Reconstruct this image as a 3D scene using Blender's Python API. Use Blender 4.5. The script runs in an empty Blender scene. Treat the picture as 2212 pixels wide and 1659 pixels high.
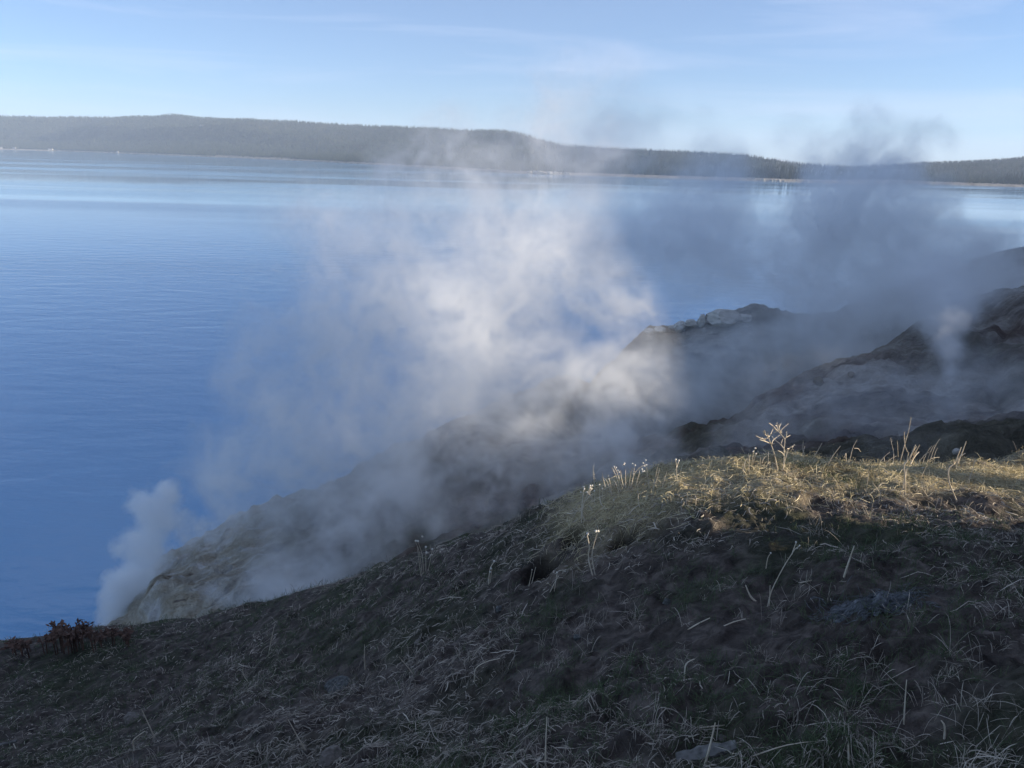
import bpy, bmesh, math, random
import numpy as np
from mathutils import Vector, Matrix

S = bpy.context.scene
COL = S.collection
rad = math.radians

# ------------------------------------------------------------------ camera
CAM_Z = 36.0                                   # metres above the lake (lake surface z = 0)
FPX, CX, CY = 1580.0, 1106.0, 829.5            # focal length and centre on a 2212 x 1659 frame
PITCH, ROLL = 17.35, 1.55
cam_data = bpy.data.cameras.new('camera')
cam_data.sensor_width = 36.0
cam_data.lens = 36.0 * FPX / 2212.0
cam_data.clip_start = 0.05
cam_data.clip_end = 60000.0
cam = bpy.data.objects.new('camera', cam_data)
COL.objects.link(cam)
CAM_R = Matrix.Rotation(rad(90 - PITCH), 3, 'X') @ Matrix.Rotation(rad(ROLL), 3, 'Z')
cam.matrix_world = Matrix.Translation((0, 0, CAM_Z)) @ CAM_R.to_4x4()
S.camera = cam

# ------------------------------------------------------------------ sky, sun, exposure
SUN_AZ, SUN_EL = 93.0, 12.0                    # clockwise from the view direction (+Y); elevation
world = bpy.data.worlds.new('World')
S.world = world
world.use_nodes = True
wn, wl = world.node_tree.nodes, world.node_tree.links
sky_n = wn.new('ShaderNodeTexSky')
sky_n.sky_type = 'NISHITA'
sky_n.sun_disc = False
sky_n.sun_elevation = rad(SUN_EL)
sky_n.sun_rotation = rad(SUN_AZ)
sky_n.altitude = 2300.0
sky_n.air_density = 1.0
sky_n.dust_density = 0.5
sky_n.ozone_density = 4.5
bg = wn['Background']
bg.inputs["Strength"].default_value = 0.089
tc = wn.new('ShaderNodeTexCoord')
mp = wn.new('ShaderNodeMapping')
mp.inputs['Rotation'].default_value = (0.0, rad(7), rad(20))
mp.inputs['Scale'].default_value = (1.4, 2.0, 16.0)
wl.new(tc.outputs['Generated'], mp.inputs['Vector'])
cn = wn.new('ShaderNodeTexNoise')
cn.inputs['Scale'].default_value = 1.6
cn.inputs['Detail'].default_value = 6.0
cn.inputs['Roughness'].default_value = 0.55
cn.inputs['Distortion'].default_value = 0.6
wl.new(mp.outputs['Vector'], cn.inputs['Vector'])
cr = wn.new('ShaderNodeMapRange')
cr.inputs['From Min'].default_value = 0.50
cr.inputs['From Max'].default_value = 0.78
cr.inputs['To Min'].default_value = 0.17
cr.inputs['To Max'].default_value = 0.48
wl.new(cn.outputs['Fac'], cr.inputs['Value'])
cm = wn.new('ShaderNodeMix')
cm.data_type = 'RGBA'
wl.new(cr.outputs['Result'], cm.inputs['Factor'])
wl.new(sky_n.outputs['Color'], cm.inputs[6])
cm.inputs[7].default_value = (4.9, 5.25, 6.5, 1.0)     # thin cirrus, same scale as the sky
wl.new(cm.outputs[2], bg.inputs['Color'])

sun_data = bpy.data.lights.new('sun', 'SUN')
sun_data.energy = 5.0
sun_data.angle = rad(0.53)
sun_data.color = (1.0, 0.87, 0.69)
sun = bpy.data.objects.new('sun', sun_data)
COL.objects.link(sun)
TO_SUN = Vector((math.cos(rad(SUN_EL)) * math.sin(rad(SUN_AZ)), math.cos(rad(SUN_EL)) * math.cos(rad(SUN_AZ)), math.sin(rad(SUN_EL))))
sun.rotation_euler = TO_SUN.to_track_quat('Z', 'Y').to_euler()

S.view_settings.view_transform = 'Standard'
S.view_settings.look = 'None'
S.view_settings.exposure = 1.03
S.view_settings.gamma = 1.0
S.render.engine = 'CYCLES'
S.cycles.use_denoising = True
S.cycles.max_bounces = 10
S.cycles.diffuse_bounces = 2
S.cycles.glossy_bounces = 2
S.cycles.volume_bounces = 8
S.cycles.transparent_max_bounces = 8
S.cycles.volume_step_rate = 5.0
S.cycles.volume_max_steps = 256

# ------------------------------------------------------------------ helpers
R_NP = np.array(CAM_R)
def ray(px, py):
    c = np.array([(px - CX) / FPX, -(py - CY) / FPX, -1.0])
    return R_NP @ c
def P(px, py, Y):
    """the point at distance Y in front of the camera that stands at that place in the photograph"""
    d = ray(px, py)
    t = Y / d[1]
    return np.array([d[0] * t, Y, CAM_Z + d[2] * t])
def lake_hit(px, py, z=0.0):
    d = ray(px, py)
    t = (z - CAM_Z) / d[2]
    return np.array([d[0] * t, d[1] * t, z])

def tag(o, label=None, category=None, group=None, kind=None):
    if label: o['label'] = label
    if category: o['category'] = category
    if group: o['group'] = group
    if kind: o['kind'] = kind
    return o
def mesh_np(name, verts, faces, mat=None, smooth=True, parent=None):
    """faces: (n, 3) or (n, 4) int array"""
    verts = np.asarray(verts, np.float32); faces = np.asarray(faces, np.int32)
    me = bpy.data.meshes.new(name)
    k = faces.shape[1]
    me.vertices.add(len(verts)); me.vertices.foreach_set('co', verts.ravel())
    me.loops.add(faces.size); me.loops.foreach_set('vertex_index', faces.ravel())
    me.polygons.add(len(faces)); me.polygons.foreach_set('loop_start', np.arange(0, faces.size, k, dtype=np.int32))
    me.polygons.foreach_set('use_smooth', np.full(len(faces), smooth))
    me.update(calc_edges=True)
    if mat: me.materials.append(mat)
    o = bpy.data.objects.new(name, me)
    COL.objects.link(o)
    if parent: o.parent = parent
    return o
def grid_faces(nu, nv):
    i = np.arange(nu * nv).reshape(nu, nv)
    return np.stack([i[:-1, :-1].ravel(), i[1:, :-1].ravel(), i[1:, 1:].ravel(), i[:-1, 1:].ravel()], 1)
def add_attr(o, name, values):
    a = o.data.attributes.new(name, 'FLOAT', 'POINT')
    a.data.foreach_set('value', np.asarray(values, np.float32))

_tab = np.random.RandomState(7).rand(256, 256).astype(np.float32)
def vnoise(x, y):
    xi = np.floor(x).astype(np.int64); yi = np.floor(y).astype(np.int64)
    fx = x - xi; fy = y - yi
    fx = fx * fx * fx * (fx * (fx * 6 - 15) + 10); fy = fy * fy * fy * (fy * (fy * 6 - 15) + 10)
    a = _tab[xi & 255, yi & 255]; b = _tab[(xi + 1) & 255, yi & 255]
    c = _tab[xi & 255, (yi + 1) & 255]; d = _tab[(xi + 1) & 255, (yi + 1) & 255]
    return (a * (1 - fx) + b * fx) * (1 - fy) + (c * (1 - fx) + d * fx) * fy - 0.5
def fbm(x, y, scale, octaves=4, gain=0.5, seed=0.0):
    v = 0.0; amp = 1.0; f = 1.0 / scale
    for k in range(octaves):
        ca, sa = math.cos(0.7 * k + 0.3), math.sin(0.7 * k + 0.3)
        v = v + amp * vnoise((x * ca - y * sa) * f + 17.3 * k + seed, (x * sa + y * ca) * f + 5.1 * k + seed * 1.7)
        amp *= gain; f *= 2.03
    return v
class TPS:
    """smooth height surface through a list of surveyed points"""
    def __init__(self, pts, lam=0.0):
        p = np.array(pts, float); self.c = p[:, :2]; n = len(p)
        self.s = np.abs(self.c).max()
        c = self.c / self.s
        r2 = ((c[:, None] - c[None]) ** 2).sum(-1)
        K = 0.5 * r2 * np.log(r2 + 1e-12) + lam * np.eye(n)
        A = np.zeros((n + 3, n + 3)); A[:n, :n] = K
        A[:n, n] = 1; A[:n, n + 1:] = c; A[n, :n] = 1; A[n + 1:, :n] = c.T
        self.w = np.linalg.solve(A, np.r_[p[:, 2], 0, 0, 0])
    def __call__(self, x, y):
        x = np.asarray(x, float) / self.s; y = np.asarray(y, float) / self.s
        c = self.c / self.s; n = len(c)
        z = self.w[n] + self.w[n + 1] * x + self.w[n + 2] * y
        for k in range(n):
            r2 = (x - c[k, 0]) ** 2 + (y - c[k, 1]) ** 2
            z = z + self.w[k] * 0.5 * r2 * np.log(r2 + 1e-12)
        return z

# ---- material helpers
def new_mat(name):
    m = bpy.data.materials.new(name); m.use_nodes = True
    nt = m.node_tree
    return m, nt.nodes, nt.links, nt.nodes['Principled BSDF']
def N(nodes, kind, **kw):
    n = nodes.new(kind)
    for k, v in kw.items():
        if k.startswith('i_'): n.inputs[k[2:].replace('_', ' ')].default_value = v
        else: setattr(n, k, v)
    return n
def noise(nodes, links, vec, scale, detail=5.0, rough=0.55, dist=0.0):
    n = N(nodes, 'ShaderNodeTexNoise', i_Scale=scale, i_Detail=detail, i_Roughness=rough, i_Distortion=dist)
    if vec is not None: links.new(vec, n.inputs['Vector'])
    return n.outputs['Fac']
def ramp(nodes, links, fac, stops):
    r = nodes.new('ShaderNodeValToRGB'); e = r.color_ramp.elements
    while len(e) < len(stops): e.new(0.5)
    for el, (p, c) in zip(e, stops): el.position = p; el.color = (*c, 1.0)
    links.new(fac, r.inputs['Fac']); return r.outputs['Color']
def mapr(nodes, links, v, a, b, c=0.0, d=1.0):
    m = N(nodes, 'ShaderNodeMapRange'); m.inputs['From Min'].default_value = a; m.inputs['From Max'].default_value = b
    m.inputs['To Min'].default_value = c; m.inputs['To Max'].default_value = d
    links.new(v, m.inputs['Value']); return m.outputs['Result']
def mix(nodes, links, fac, a, b, blend='MIX'):
    m = nodes.new('ShaderNodeMix'); m.data_type = 'RGBA'; m.blend_type = blend
    for s, v in ((0, fac), (6, a), (7, b)):
        if isinstance(v, (int, float)): m.inputs[s].default_value = v
        elif isinstance(v, tuple): m.inputs[s].default_value = (*v, 1.0)
        else: links.new(v, m.inputs[s])
    return m.outputs[2]
def math_n(nodes, links, op, a, b=None, clamp=False):
    m = nodes.new('ShaderNodeMath'); m.operation = op; m.use_clamp = clamp
    for s, v in ((0, a), (1, b)):
        if v is None: continue
        if isinstance(v, (int, float)): m.inputs[s].default_value = v
        else: links.new(v, m.inputs[s])
    return m.outputs[0]
def bump(nodes, links, h, strength, dist, normal=None):
    b = N(nodes, 'ShaderNodeBump', i_Strength=strength, i_Distance=dist)
    links.new(h, b.inputs['Height'])
    if normal is not None: links.new(normal, b.inputs['Normal'])
    return b.outputs['Normal']
def scaled(nodes, links, vec, sc, rot=(0, 0, 0)):
    m = N(nodes, 'ShaderNodeMapping'); m.inputs['Scale'].default_value = sc; m.inputs['Rotation'].default_value = rot
    links.new(vec, m.inputs['Vector']); return m.outputs['Vector']
def plain_mat(name, c1, c2, scale=30.0, rough=0.85, island=True, translucent=0.0):
    """small things: two colours mixed by noise and by a random value for each loose piece"""
    m, n, l, b = new_mat(name)
    g = n.new('ShaderNodeNewGeometry')
    f = noise(n, l, g.outputs['Position'], scale, 3.0)
    f = mapr(n, l, f, 0.3, 0.7)
    if island:
        f2 = math_n(n, l, 'MULTIPLY', g.outputs['Random Per Island'], 0.75)
        f = math_n(n, l, 'ADD', f2, math_n(n, l, 'MULTIPLY', f, 0.25))
    l.new(mix(n, l, f, c1, c2), b.inputs['Base Color'])
    b.inputs['Roughness'].default_value = rough
    b.inputs['Specular IOR Level'].default_value = 0.2
    return m

# ------------------------------------------------------------------ the near slope
def zplane(x, y): return CAM_Z - 1.65 + 0.30 * x - 0.25 * y
near_pts = []
for x in (-6.0, -3.5, -1.5, 0.0, 1.5, 3.0):
    for y in (-6.0, -2.5, 0.0, 1.6):
        near_pts.append((x, y, zplane(x, y) - (0.03 * (x + 1.5) ** 2 if x < -1.5 else 0)))
EDGE = [(0, 1402, 10.5), (150, 1392, 10.2), (300, 1372, 9.8), (480, 1345, 9.3), (640, 1300, 8.8), (790, 1252, 8.3), (900, 1207, 7.9),
        (1000, 1165, 7.5), (1100, 1130, 7.2), (1200, 1095, 6.9), (1300, 1052, 6.5), (1400, 1026, 6.15), (1550, 1003, 6.0), (1700, 992, 6.15),
        (1900, 1000, 6.6), (2060, 1004, 7.0), (2212, 988, 7.8)]
for px, py, Y in EDGE:
    near_pts.append(tuple(P(px, py, Y)))
    for dY, dz in ((1.6, 0.9), (5.0, 4.2), (9.0, 8.0)):
        q = P(px, py, Y + dY); near_pts.append((q[0], q[1], q[2] - dz))
for px, py, Y in [(1460, 1095, 4.75), (1800, 1090, 5.0), (2212, 1060, 5.5), (1100, 1300, 4.6), (700, 1450, 5.0), (300, 1500, 6.3)]:
    near_pts.append(tuple(P(px, py, Y)))
# the bank that rises to the right and behind; a flat shoulder runs on from the crest
near_pts += [(6.2, 6.0, 32.75), (8.5, 6.2, 32.8), (14, 6.0, 33.2), (24, 5.5, 34.4), (8.0, 2.8, 35.4), (14, 2.5, 37.2), (24, 1.5, 40.0), (8, -5, 37.5), (14, -8, 41.0), (24, -12, 46),
             (8.5, 10, 31.5), (14, 12, 31.0), (24, 14, 32.5), (-12, 0, 27.5), (-16, 8, 24.0), (-12, -6, 29.0)]
near_f = TPS(near_pts, 1e-7)
def near_base(x, y): return near_f(x, y)
def near_relief(x, y):
    r = np.hypot(x, y)
    z = 0.13 * fbm(x, y, 1.6, 3, 0.5, 3.0) + 0.085 * fbm(x, y, 0.40, 3, 0.5, 9.0)
    clod = fbm(x, y, 0.10, 4, 0.62, 1.0)
    z = z + 0.070 * np.maximum(clod, -0.12) * np.clip(1.25 - r / 9.0, 0.15, 1.0)
    return z
HOLES = []                                      # burrows: filled from pixels below
def near_z(x, y):
    z = near_base(x, y) + near_relief(x, y)
    for hx, hy, rx, ry, dep in HOLES:
        q = ((x - hx) / rx) ** 2 + ((y - hy) / ry) ** 2
        z = z - dep * np.exp(-np.minimum(q * q, 40))
    return z
def near_hit(px, py, f=None):
    f = f or near_z
    d = ray(px, py); d = d / d[1]
    Y = np.arange(0.8, 14.0, 0.01)
    g = f(d[0] * Y, Y) - (CAM_Z + d[2] * Y)
    k = np.argmax(g > 0)
    if g[k] <= 0: k = len(Y) - 1
    return np.array([d[0] * Y[k], Y[k], f(np.array([d[0] * Y[k]]), np.array([Y[k]]))[0]])
for px, py, rx, ry, dep in [(1172, 1212, 0.14, 0.15, 0.17), (1238, 1167, 0.08, 0.09, 0.10), (1345, 1168, 0.09, 0.10, 0.09)]:
    h = near_hit(px, py); HOLES.append((h[0], h[1], rx, ry, dep))

def spread(a, b, n, k):                         # denser near 0
    t = np.linspace(-1, 1, n) if a < 0 else np.linspace(0, 1, n)
    s = np.sinh(k * t) / np.sinh(k)
    return np.where(s < 0, -a * s, b * s)
gx = np.concatenate([np.linspace(-16, -6, 110)[:-1], np.linspace(-6, 6, 520), np.linspace(6, 26, 60)[1:]])
gy = np.concatenate([np.linspace(-12, 0.8, 30)[:-1], np.linspace(0.8, 5, 260), np.linspace(5, 8.5, 130)[1:], np.linspace(8.5, 19, 110)[1:]])
GX, GY = np.meshgrid(gx, gy, indexing='ij')
GZ = near_z(GX, GY)

def ground_mat():
    m, n, l, b = new_mat('hillside_soil')
    g = n.new('ShaderNodeNewGeometry'); pos = g.outputs['Position']
    f1 = noise(n, l, pos, 0.9, 5.0, 0.6)
    f2 = noise(n, l, pos, 9.0, 6.0, 0.65, 0.4)
    f3 = noise(n, l, pos, 60.0, 4.0, 0.7)
    soil = ramp(n, l, f2, [(0.28, (0.018, 0.015, 0.013)), (0.5, (0.080, 0.065, 0.055)), (0.72, (0.20, 0.165, 0.138))])
    turf = ramp(n, l, f2, [(0.3, (0.022, 0.026, 0.016)), (0.7, (0.080, 0.080, 0.050))])
    c = mix(n, l, mapr(n, l, f1, 0.50, 0.62), soil, turf)
    c = mix(n, l, mapr(n, l, f3, 0.55, 0.75, 0, 0.5), c, (0.15, 0.12, 0.09))
    thatch = N(n, 'ShaderNodeAttribute', attribute_name='thatch')            # matted straw covers the soil of the crest
    tcol = ramp(n, l, noise(n, l, scaled(n, l, pos, (40, 90, 60)), 1.0, 4.0, 0.7, 1.5), [(0.32, (0.10, 0.085, 0.045)), (0.5, (0.40, 0.33, 0.19)), (0.68, (0.64, 0.54, 0.35))])
    c = mix(n, l, thatch.outputs['Fac'], c, tcol)
    dug = N(n, 'ShaderNodeAttribute', attribute_name='dug')                  # shade of the burrow depths, painted dark into the soil colour
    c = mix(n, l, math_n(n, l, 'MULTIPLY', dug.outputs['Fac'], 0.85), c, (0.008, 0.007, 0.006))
    l.new(c, b.inputs['Base Color'])
    b.inputs['Roughness'].default_value = 0.95
    b.inputs['Specular IOR Level'].default_value = 0.15
    nn = bump(n, l, f2, 0.8, 0.05)
    nn = bump(n, l, f3, 0.9, 0.012, nn)
    l.new(nn, b.inputs['Normal'])
    return m
M_SOIL = ground_mat()
ground = mesh_np('ground', np.stack([GX, GY, GZ], -1).reshape(-1, 3), grid_faces(len(gx), len(gy)), M_SOIL)
def hole_w(x, y):
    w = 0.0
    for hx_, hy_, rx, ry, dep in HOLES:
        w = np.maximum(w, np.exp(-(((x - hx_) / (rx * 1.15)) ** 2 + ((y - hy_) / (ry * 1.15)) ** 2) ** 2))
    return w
def crest_xy(x, y):
    ymid = 5.65 + 0.22 * (x - 1.5)
    return np.clip(1.10 - np.abs(y - ymid) / 1.0, 0, 1) * np.clip((x - 0.2) / 0.6, 0, 1)
add_attr(ground, 'dug', hole_w(GX, GY).ravel())
add_attr(ground, 'thatch', (np.clip(crest_xy(GX, GY) * 1.6, 0, 1) * np.clip(0.85 + 1.6 * fbm(GX, GY, 0.5, 4, 0.6, 6.0), 0.05, 1)).ravel())
tag(ground, 'dark grassy soil slope falling away to the left in the foreground', 'ground', kind='structure')

# ------------------------------------------------------------------ the steaming hillside beyond, with its headland
hp = []
def H(*rows):
    for r in rows: hp.append(tuple(P(*r)))
def H_hidden(rows, dY, dz):
    for px, py, Y in rows:
        q = P(px, py, Y + dY); hp.append((q[0], q[1], q[2] - dz))
HEAD = [(215, 1395, 45.5), (330, 1228, 49.5), (480, 1152, 51), (560, 1100, 52), (690, 1060, 53), (800, 1005, 56), (900, 965, 59), (1010, 910, 63), (1120, 865, 67), (1230, 835, 72)]
H(*HEAD); H_hidden(HEAD, 7, 5)
H((420, 1352, 35), (520, 1335, 33), (500, 1210, 42), (640, 1180, 41), (800, 1130, 40), (700, 1280, 33), (900, 1160, 34), (1050, 1110, 33),
  (1100, 1000, 41), (1150, 950, 46), (1270, 960, 45), (1200, 1060, 36))
SPUR = [(1440, 938, 43), (1540, 902, 45), (1600, 882, 47), (1700, 842, 51), (1770, 815, 54), (1850, 806, 57), (1920, 785, 60), (2020, 762, 63), (2120, 735, 66), (2212, 705, 69), (2350, 660, 72)]
H(*SPUR); H_hidden(SPUR, 8, 4.5); H_hidden(SPUR[:7], 20, 8)
H((1500, 985, 27), (1700, 930, 33), (1900, 900, 36), (2100, 870, 38), (2212, 880, 34), (1850, 992, 25), (2120, 988, 22), (1400, 1000, 31))
H((1330, 860, 74), (1450, 800, 82), (1480, 745, 92), (1650, 770, 88), (1800, 725, 98), (1900, 690, 106), (2050, 650, 108))
FAR = [(1390, 722, 99), (1500, 702, 103), (1590, 680, 106), (1700, 690, 110), (1800, 670, 115), (1900, 645, 119), (1990, 613, 123), (2100, 562, 128), (2212, 540, 132), (2350, 515, 136)]
H(*FAR); H_hidden(FAR, 8, 7); H((2212, 580, 122), (2130, 600, 120), (2212, 640, 105))
hp += [(-46, 36, -5), (-44, 52, -6), (-30, 66, -6), (-14, 84, -7), (4, 104, -7), (24, 124, -8), (60, 150, -8), (110, 172, -8), (160, 185, -8),
       (-34, 20, 4), (-24, 14, 12), (-14, 16, 16), (-6, 15, 19), (3, 14, 23), (12, 16, 23.5), (22, 18, 24.5), (40, 19, 33), (48, 16, 39), (45, 31, 34), (60, 31, 38), (36, 38.5, 25.5), (60, 41, 26), (48, 40, 25), (60, 46.5, 38), (62, 52, 43), (75, 43, 28.5), (82, 51, 46),
       (90, 28, 24), (95, 42, 26), (95, 54, 54), (97, 66, 64), (97, 78, 65), (104, 95, 60), (150, 40, 40), (150, 70, 60), (135, 118, 50), (160, 138, 46), (190, 110, 52), (190, 50, 55), (185, 160, 42), (60, 6, 36), (120, 6, 42)]  # unseen ridge heights on the right are shaped to shade the steam
hill_f = TPS(hp, 1e-6)
def hill_z(x, y):
    z = hill_f(x, y)
    z = z + np.clip((x - 72) / 20, 0, 1) * np.clip((x - 0.80 * y - 12) / 20, 0, 1) * (10 * fbm(x, y, 30, 2, 0.5, 21.0) + 9 * fbm(x * 0.4, y, 9, 3, 0.6, 31.0))      # unseen relief added at the right to fray the shadow edge on the lake
    # rills run down the fall line, broken by ledges
    u = 0.8 * x - 0.6 * y; v = 0.6 * x + 0.8 * y
    z = z + 1.6 * fbm(x, y, 16, 3, 0.5, 4.0) + 1.0 * fbm(v * 1.0, u * 0.35, 3.2, 4, 0.55, 8.0)
    z = z + 0.9 * np.abs(fbm(x, y, 2.4, 5, 0.62, 2.0)) - 1.3 * np.clip(0.12 - np.abs(fbm(x * 0.6, y, 9.0, 3, 0.5, 33.0)), 0, 1) * 4 + 0.9 * np.clip((-8 - x) / 8, 0, 1) * np.abs(fbm(u, v * 2.2, 4.0, 5, 0.6, 12.0))
    return z
def hill_hit(px, py, y0=16.0, y1=170.0):
    d = ray(px, py); d = d / d[1]
    Y = np.arange(y0, y1, 0.1)
    g = hill_z(d[0] * Y, Y) - (CAM_Z + d[2] * Y)
    k = np.argmax(g > 0)
    if g[k] <= 0: return None
    return np.array([d[0] * Y[k], Y[k], CAM_Z + d[2] * Y[k]])
hx = np.concatenate([np.linspace(-52, 75, 420), np.linspace(75, 215, 70)[1:]])
hy = np.concatenate([np.linspace(9, 75, 300), np.linspace(75, 150, 160)[1:], np.linspace(150, 195, 20)[1:]])
HX, HY = np.meshgrid(hx, hy, indexing='ij')
HZ = hill_z(HX, HY)
def hillside_mat():
    m, n, l, b = new_mat('thermal_hillside')
    g = n.new('ShaderNodeNewGeometry'); pos = g.outputs['Position']
    fl = noise(n, l, scaled(n, l, pos, (0.12, 0.42, 0.30), (0, 0, rad(28))), 1.0, 8.0, 0.68, 0.9)
    f1 = noise(n, l, pos, 0.055, 4.0, 0.55, 0.5)
    f2 = noise(n, l, pos, 0.9, 6.0, 0.68, 0.8)
    f3 = noise(n, l, pos, 5.0, 5.0, 0.7)
    bare = ramp(n, l, fl, [(0.34, (0.12, 0.10, 0.095)), (0.44, (0.29, 0.26, 0.235)), (0.54, (0.46, 0.42, 0.37)), (0.64, (0.66, 0.63, 0.58))])
    green = ramp(n, l, f2, [(0.3, (0.075, 0.073, 0.052)), (0.7, (0.26, 0.235, 0.17))])
    sx = n.new('ShaderNodeSeparateXYZ'); l.new(pos, sx.inputs[0])
    inland = mapr(n, l, sx.outputs['X'], -16.0, -4.0, 0.25, 1.0)
    c = mix(n, l, math_n(n, l, 'MULTIPLY', mapr(n, l, f1, 0.46, 0.56), inland), bare, green)
    red = mapr(n, l, noise(n, l, pos, 0.09, 4.0, 0.6, 1.0), 0.54, 0.62, 0, 0.8)
    c = mix(n, l, red, c, ramp(n, l, f2, [(0.3, (0.10, 0.066, 0.054)), (0.7, (0.27, 0.19, 0.155))]))
    # yellow and white sinter on the headland near the water
    low = mapr(n, l, math_n(n, l, 'ADD', sx.outputs['Z'], math_n(n, l, 'MULTIPLY', f2, 6.0)), 24.0, 17.0)
    lft = mapr(n, l, math_n(n, l, 'ADD', sx.outputs['X'], math_n(n, l, 'MULTIPLY', f1, 12.0)), -5.0, -11.0)
    hd = math_n(n, l, 'MULTIPLY', low, lft)
    sint = ramp(n, l, fl, [(0.36, (0.20, 0.16, 0.13)), (0.43, (0.55, 0.48, 0.36)), (0.52, (0.68, 0.64, 0.53)), (0.60, (0.80, 0.79, 0.75))])
    c = mix(n, l, hd, c, sint)
    c = mix(n, l, mapr(n, l, f3, 0.35, 0.7, 0.45, 0.0), c, mix(n, l, 0.5, c, (0.02, 0.018, 0.016)))
    l.new(c, b.inputs['Base Color'])
    b.inputs['Roughness'].default_value = 0.95
    b.inputs['Specular IOR Level'].default_value = 0.15
    nn = bump(n, l, f2, 1.0, 1.1)
    nn = bump(n, l, f3, 1.0, 0.25, nn)
    l.new(nn, b.inputs['Normal'])
    return m
M_HILL = hillside_mat()
hillside = mesh_np('hillside', np.stack([HX, HY, HZ], -1).reshape(-1, 3), grid_faces(len(hx), len(hy)), M_HILL)
tag(hillside, 'bare grey brown thermal hillside and headland sloping down to the lake', 'hillside', kind='structure')

# unseen hill added on the right, shaped to keep the sun off the near water
cy = np.linspace(78, 470, 160); ct = np.linspace(-1, 1.2, 40)
CYY, CT = np.meshgrid(cy, ct, indexing='ij')
crx = 1.05 * CYY + 45; crz = 0.2125 * (crx + 0.74 * CYY)
crest_h = crz * np.clip((CYY - 70) / 30, 0, 1) * 1.22 * np.clip((478 - CYY) / 25, 0, 1)
CXX = crx + CT * np.where(CT < 0, 0.26 * CYY + 32, 60.0)
CZZ = crest_h * np.where(CT < 0, 1 + CT * 1.03, 1 - 0.25 * CT) + 14 * fbm(CXX * 0.5, CYY, 14, 3, 0.6, 41.0) * np.clip(1 - np.abs(CT), 0.1, 1) - 2.0
coast = mesh_np('shading_hill', np.stack([CXX, CYY, CZZ], -1).reshape(-1, 3), grid_faces(len(cy), len(ct)), M_HILL)
tag(coast, 'added steep hill out of view on the right that shades the near water', 'hill', kind='structure')

# ------------------------------------------------------------------ lake
def water_mat():
    m, n, l, b = new_mat('lake_water')
    g = n.new('ShaderNodeNewGeometry'); pos = g.outputs['Position']
    b.inputs['Base Color'].default_value = (0.125, 0.325, 0.545, 1)
    b.inputs['IOR'].default_value = 1.6
    # ripples: a fine wind chop, longer swells, and slicks where the wind has not touched the surface
    r1 = noise(n, l, scaled(n, l, pos, (0.55, 1.3, 1.0), (0, 0, rad(-14))), 1.0, 3.0, 0.55, 0.3)
    r2 = noise(n, l, scaled(n, l, pos, (0.10, 0.26, 1.0), (0, 0, rad(-10))), 1.0, 3.0, 0.5, 0.3)
    r3 = noise(n, l, scaled(n, l, pos, (0.004, 0.03, 1.0), (0, 0, rad(-4))), 1.0, 3.0, 0.5, 0.6)
    slick = mapr(n, l, noise(n, l, scaled(n, l, pos, (0.0012, 0.009, 1.0), (0, 0, rad(3))), 1.0, 3.0, 0.5, 0.5), 0.42, 0.60)
    far = N(n, 'ShaderNodeVectorMath', operation='LENGTH'); l.new(pos, far.inputs[0])
    near = mapr(n, l, far.outputs['Value'], 100.0, 900.0, 1.0, 0.12)
    h = math_n(n, l, 'ADD', math_n(n, l, 'MULTIPLY', r1, 0.05), math_n(n, l, 'MULTIPLY', r2, 0.22))
    st = math_n(n, l, 'MULTIPLY', near, mapr(n, l, slick, 0, 1, 0.45, 1.0))
    bp = N(n, 'ShaderNodeBump', i_Distance=1.0)
    l.new(h, bp.inputs['Height']); l.new(st, bp.inputs['Strength'])
    l.new(bp.outputs['Normal'], b.inputs['Normal'])
    l.new(mapr(n, l, slick, 0, 1, 0.05, 0.13), b.inputs['Roughness'])
    return m
M_WATER = water_mat()
lake = mesh_np('lake', [(-9000, 5, 0), (9000, 5, 0), (9000, 9000, 0), (-9000, 9000, 0)], [(0, 1, 2, 3)], M_WATER, smooth=False)
tag(lake, 'calm blue lake reaching to the far wooded shore', 'lake', kind='structure')

# ------------------------------------------------------------------ far shore: hills, beach
def interp(tab, x): return np.interp(x, [t[0] for t in tab], [t[1] for t in tab])
SHORE = [(-150, 318), (0, 322.5), (200, 328), (315, 332.5), (530, 341.5), (700, 349.5), (860, 358.5), (1000, 367), (1100, 373.5), (1180, 377), (1300, 380), (1500, 386), (1690, 391), (1720, 392), (1850, 391), (1980, 396), (2100, 400), (2212, 403), (2360, 406)]
SKYL = [(-150, 243), (0, 247), (100, 249), (200, 252), (300, 251.5), (390, 254), (430, 253.0), (470, 255.5), (600, 261), (760, 268), (900, 271), (1000, 275), (1075, 277), (1110, 285), (1160, 300), (1200, 308), (1300, 314),
        (1400, 319), (1500, 324), (1560, 329), (1600, 336), (1660, 346), (1720, 352), (1780, 354), (1830, 352), (1900, 347), (2000, 344), (2100, 340), (2212, 336), (2360, 333)]
DIST = [(-150, 5900), (0, 5600), (600, 4600), (1075, 3600), (1200, 3000), (1600, 2500), (1720, 2800), (1830, 3300), (2212, 3500), (2360, 3500)]
BENCH = [(-150, 0.42), (0, 0.42), (300, 0.40), (600, 0.42), (1000, 0.40), (1200, 0.5), (1600, 0.5), (2212, 0.45), (2360, 0.45)]
NU, NV = 360, 70
us = np.linspace(-150, 2360, NU)
vs = np.concatenate([np.linspace(0, 0.05, 10), np.linspace(0.05, 1.0, 46)[1:], np.linspace(1.0, 1.5, 16)[1:]])
NV = len(vs)
far_v = np.zeros((NU, NV, 3))
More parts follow.
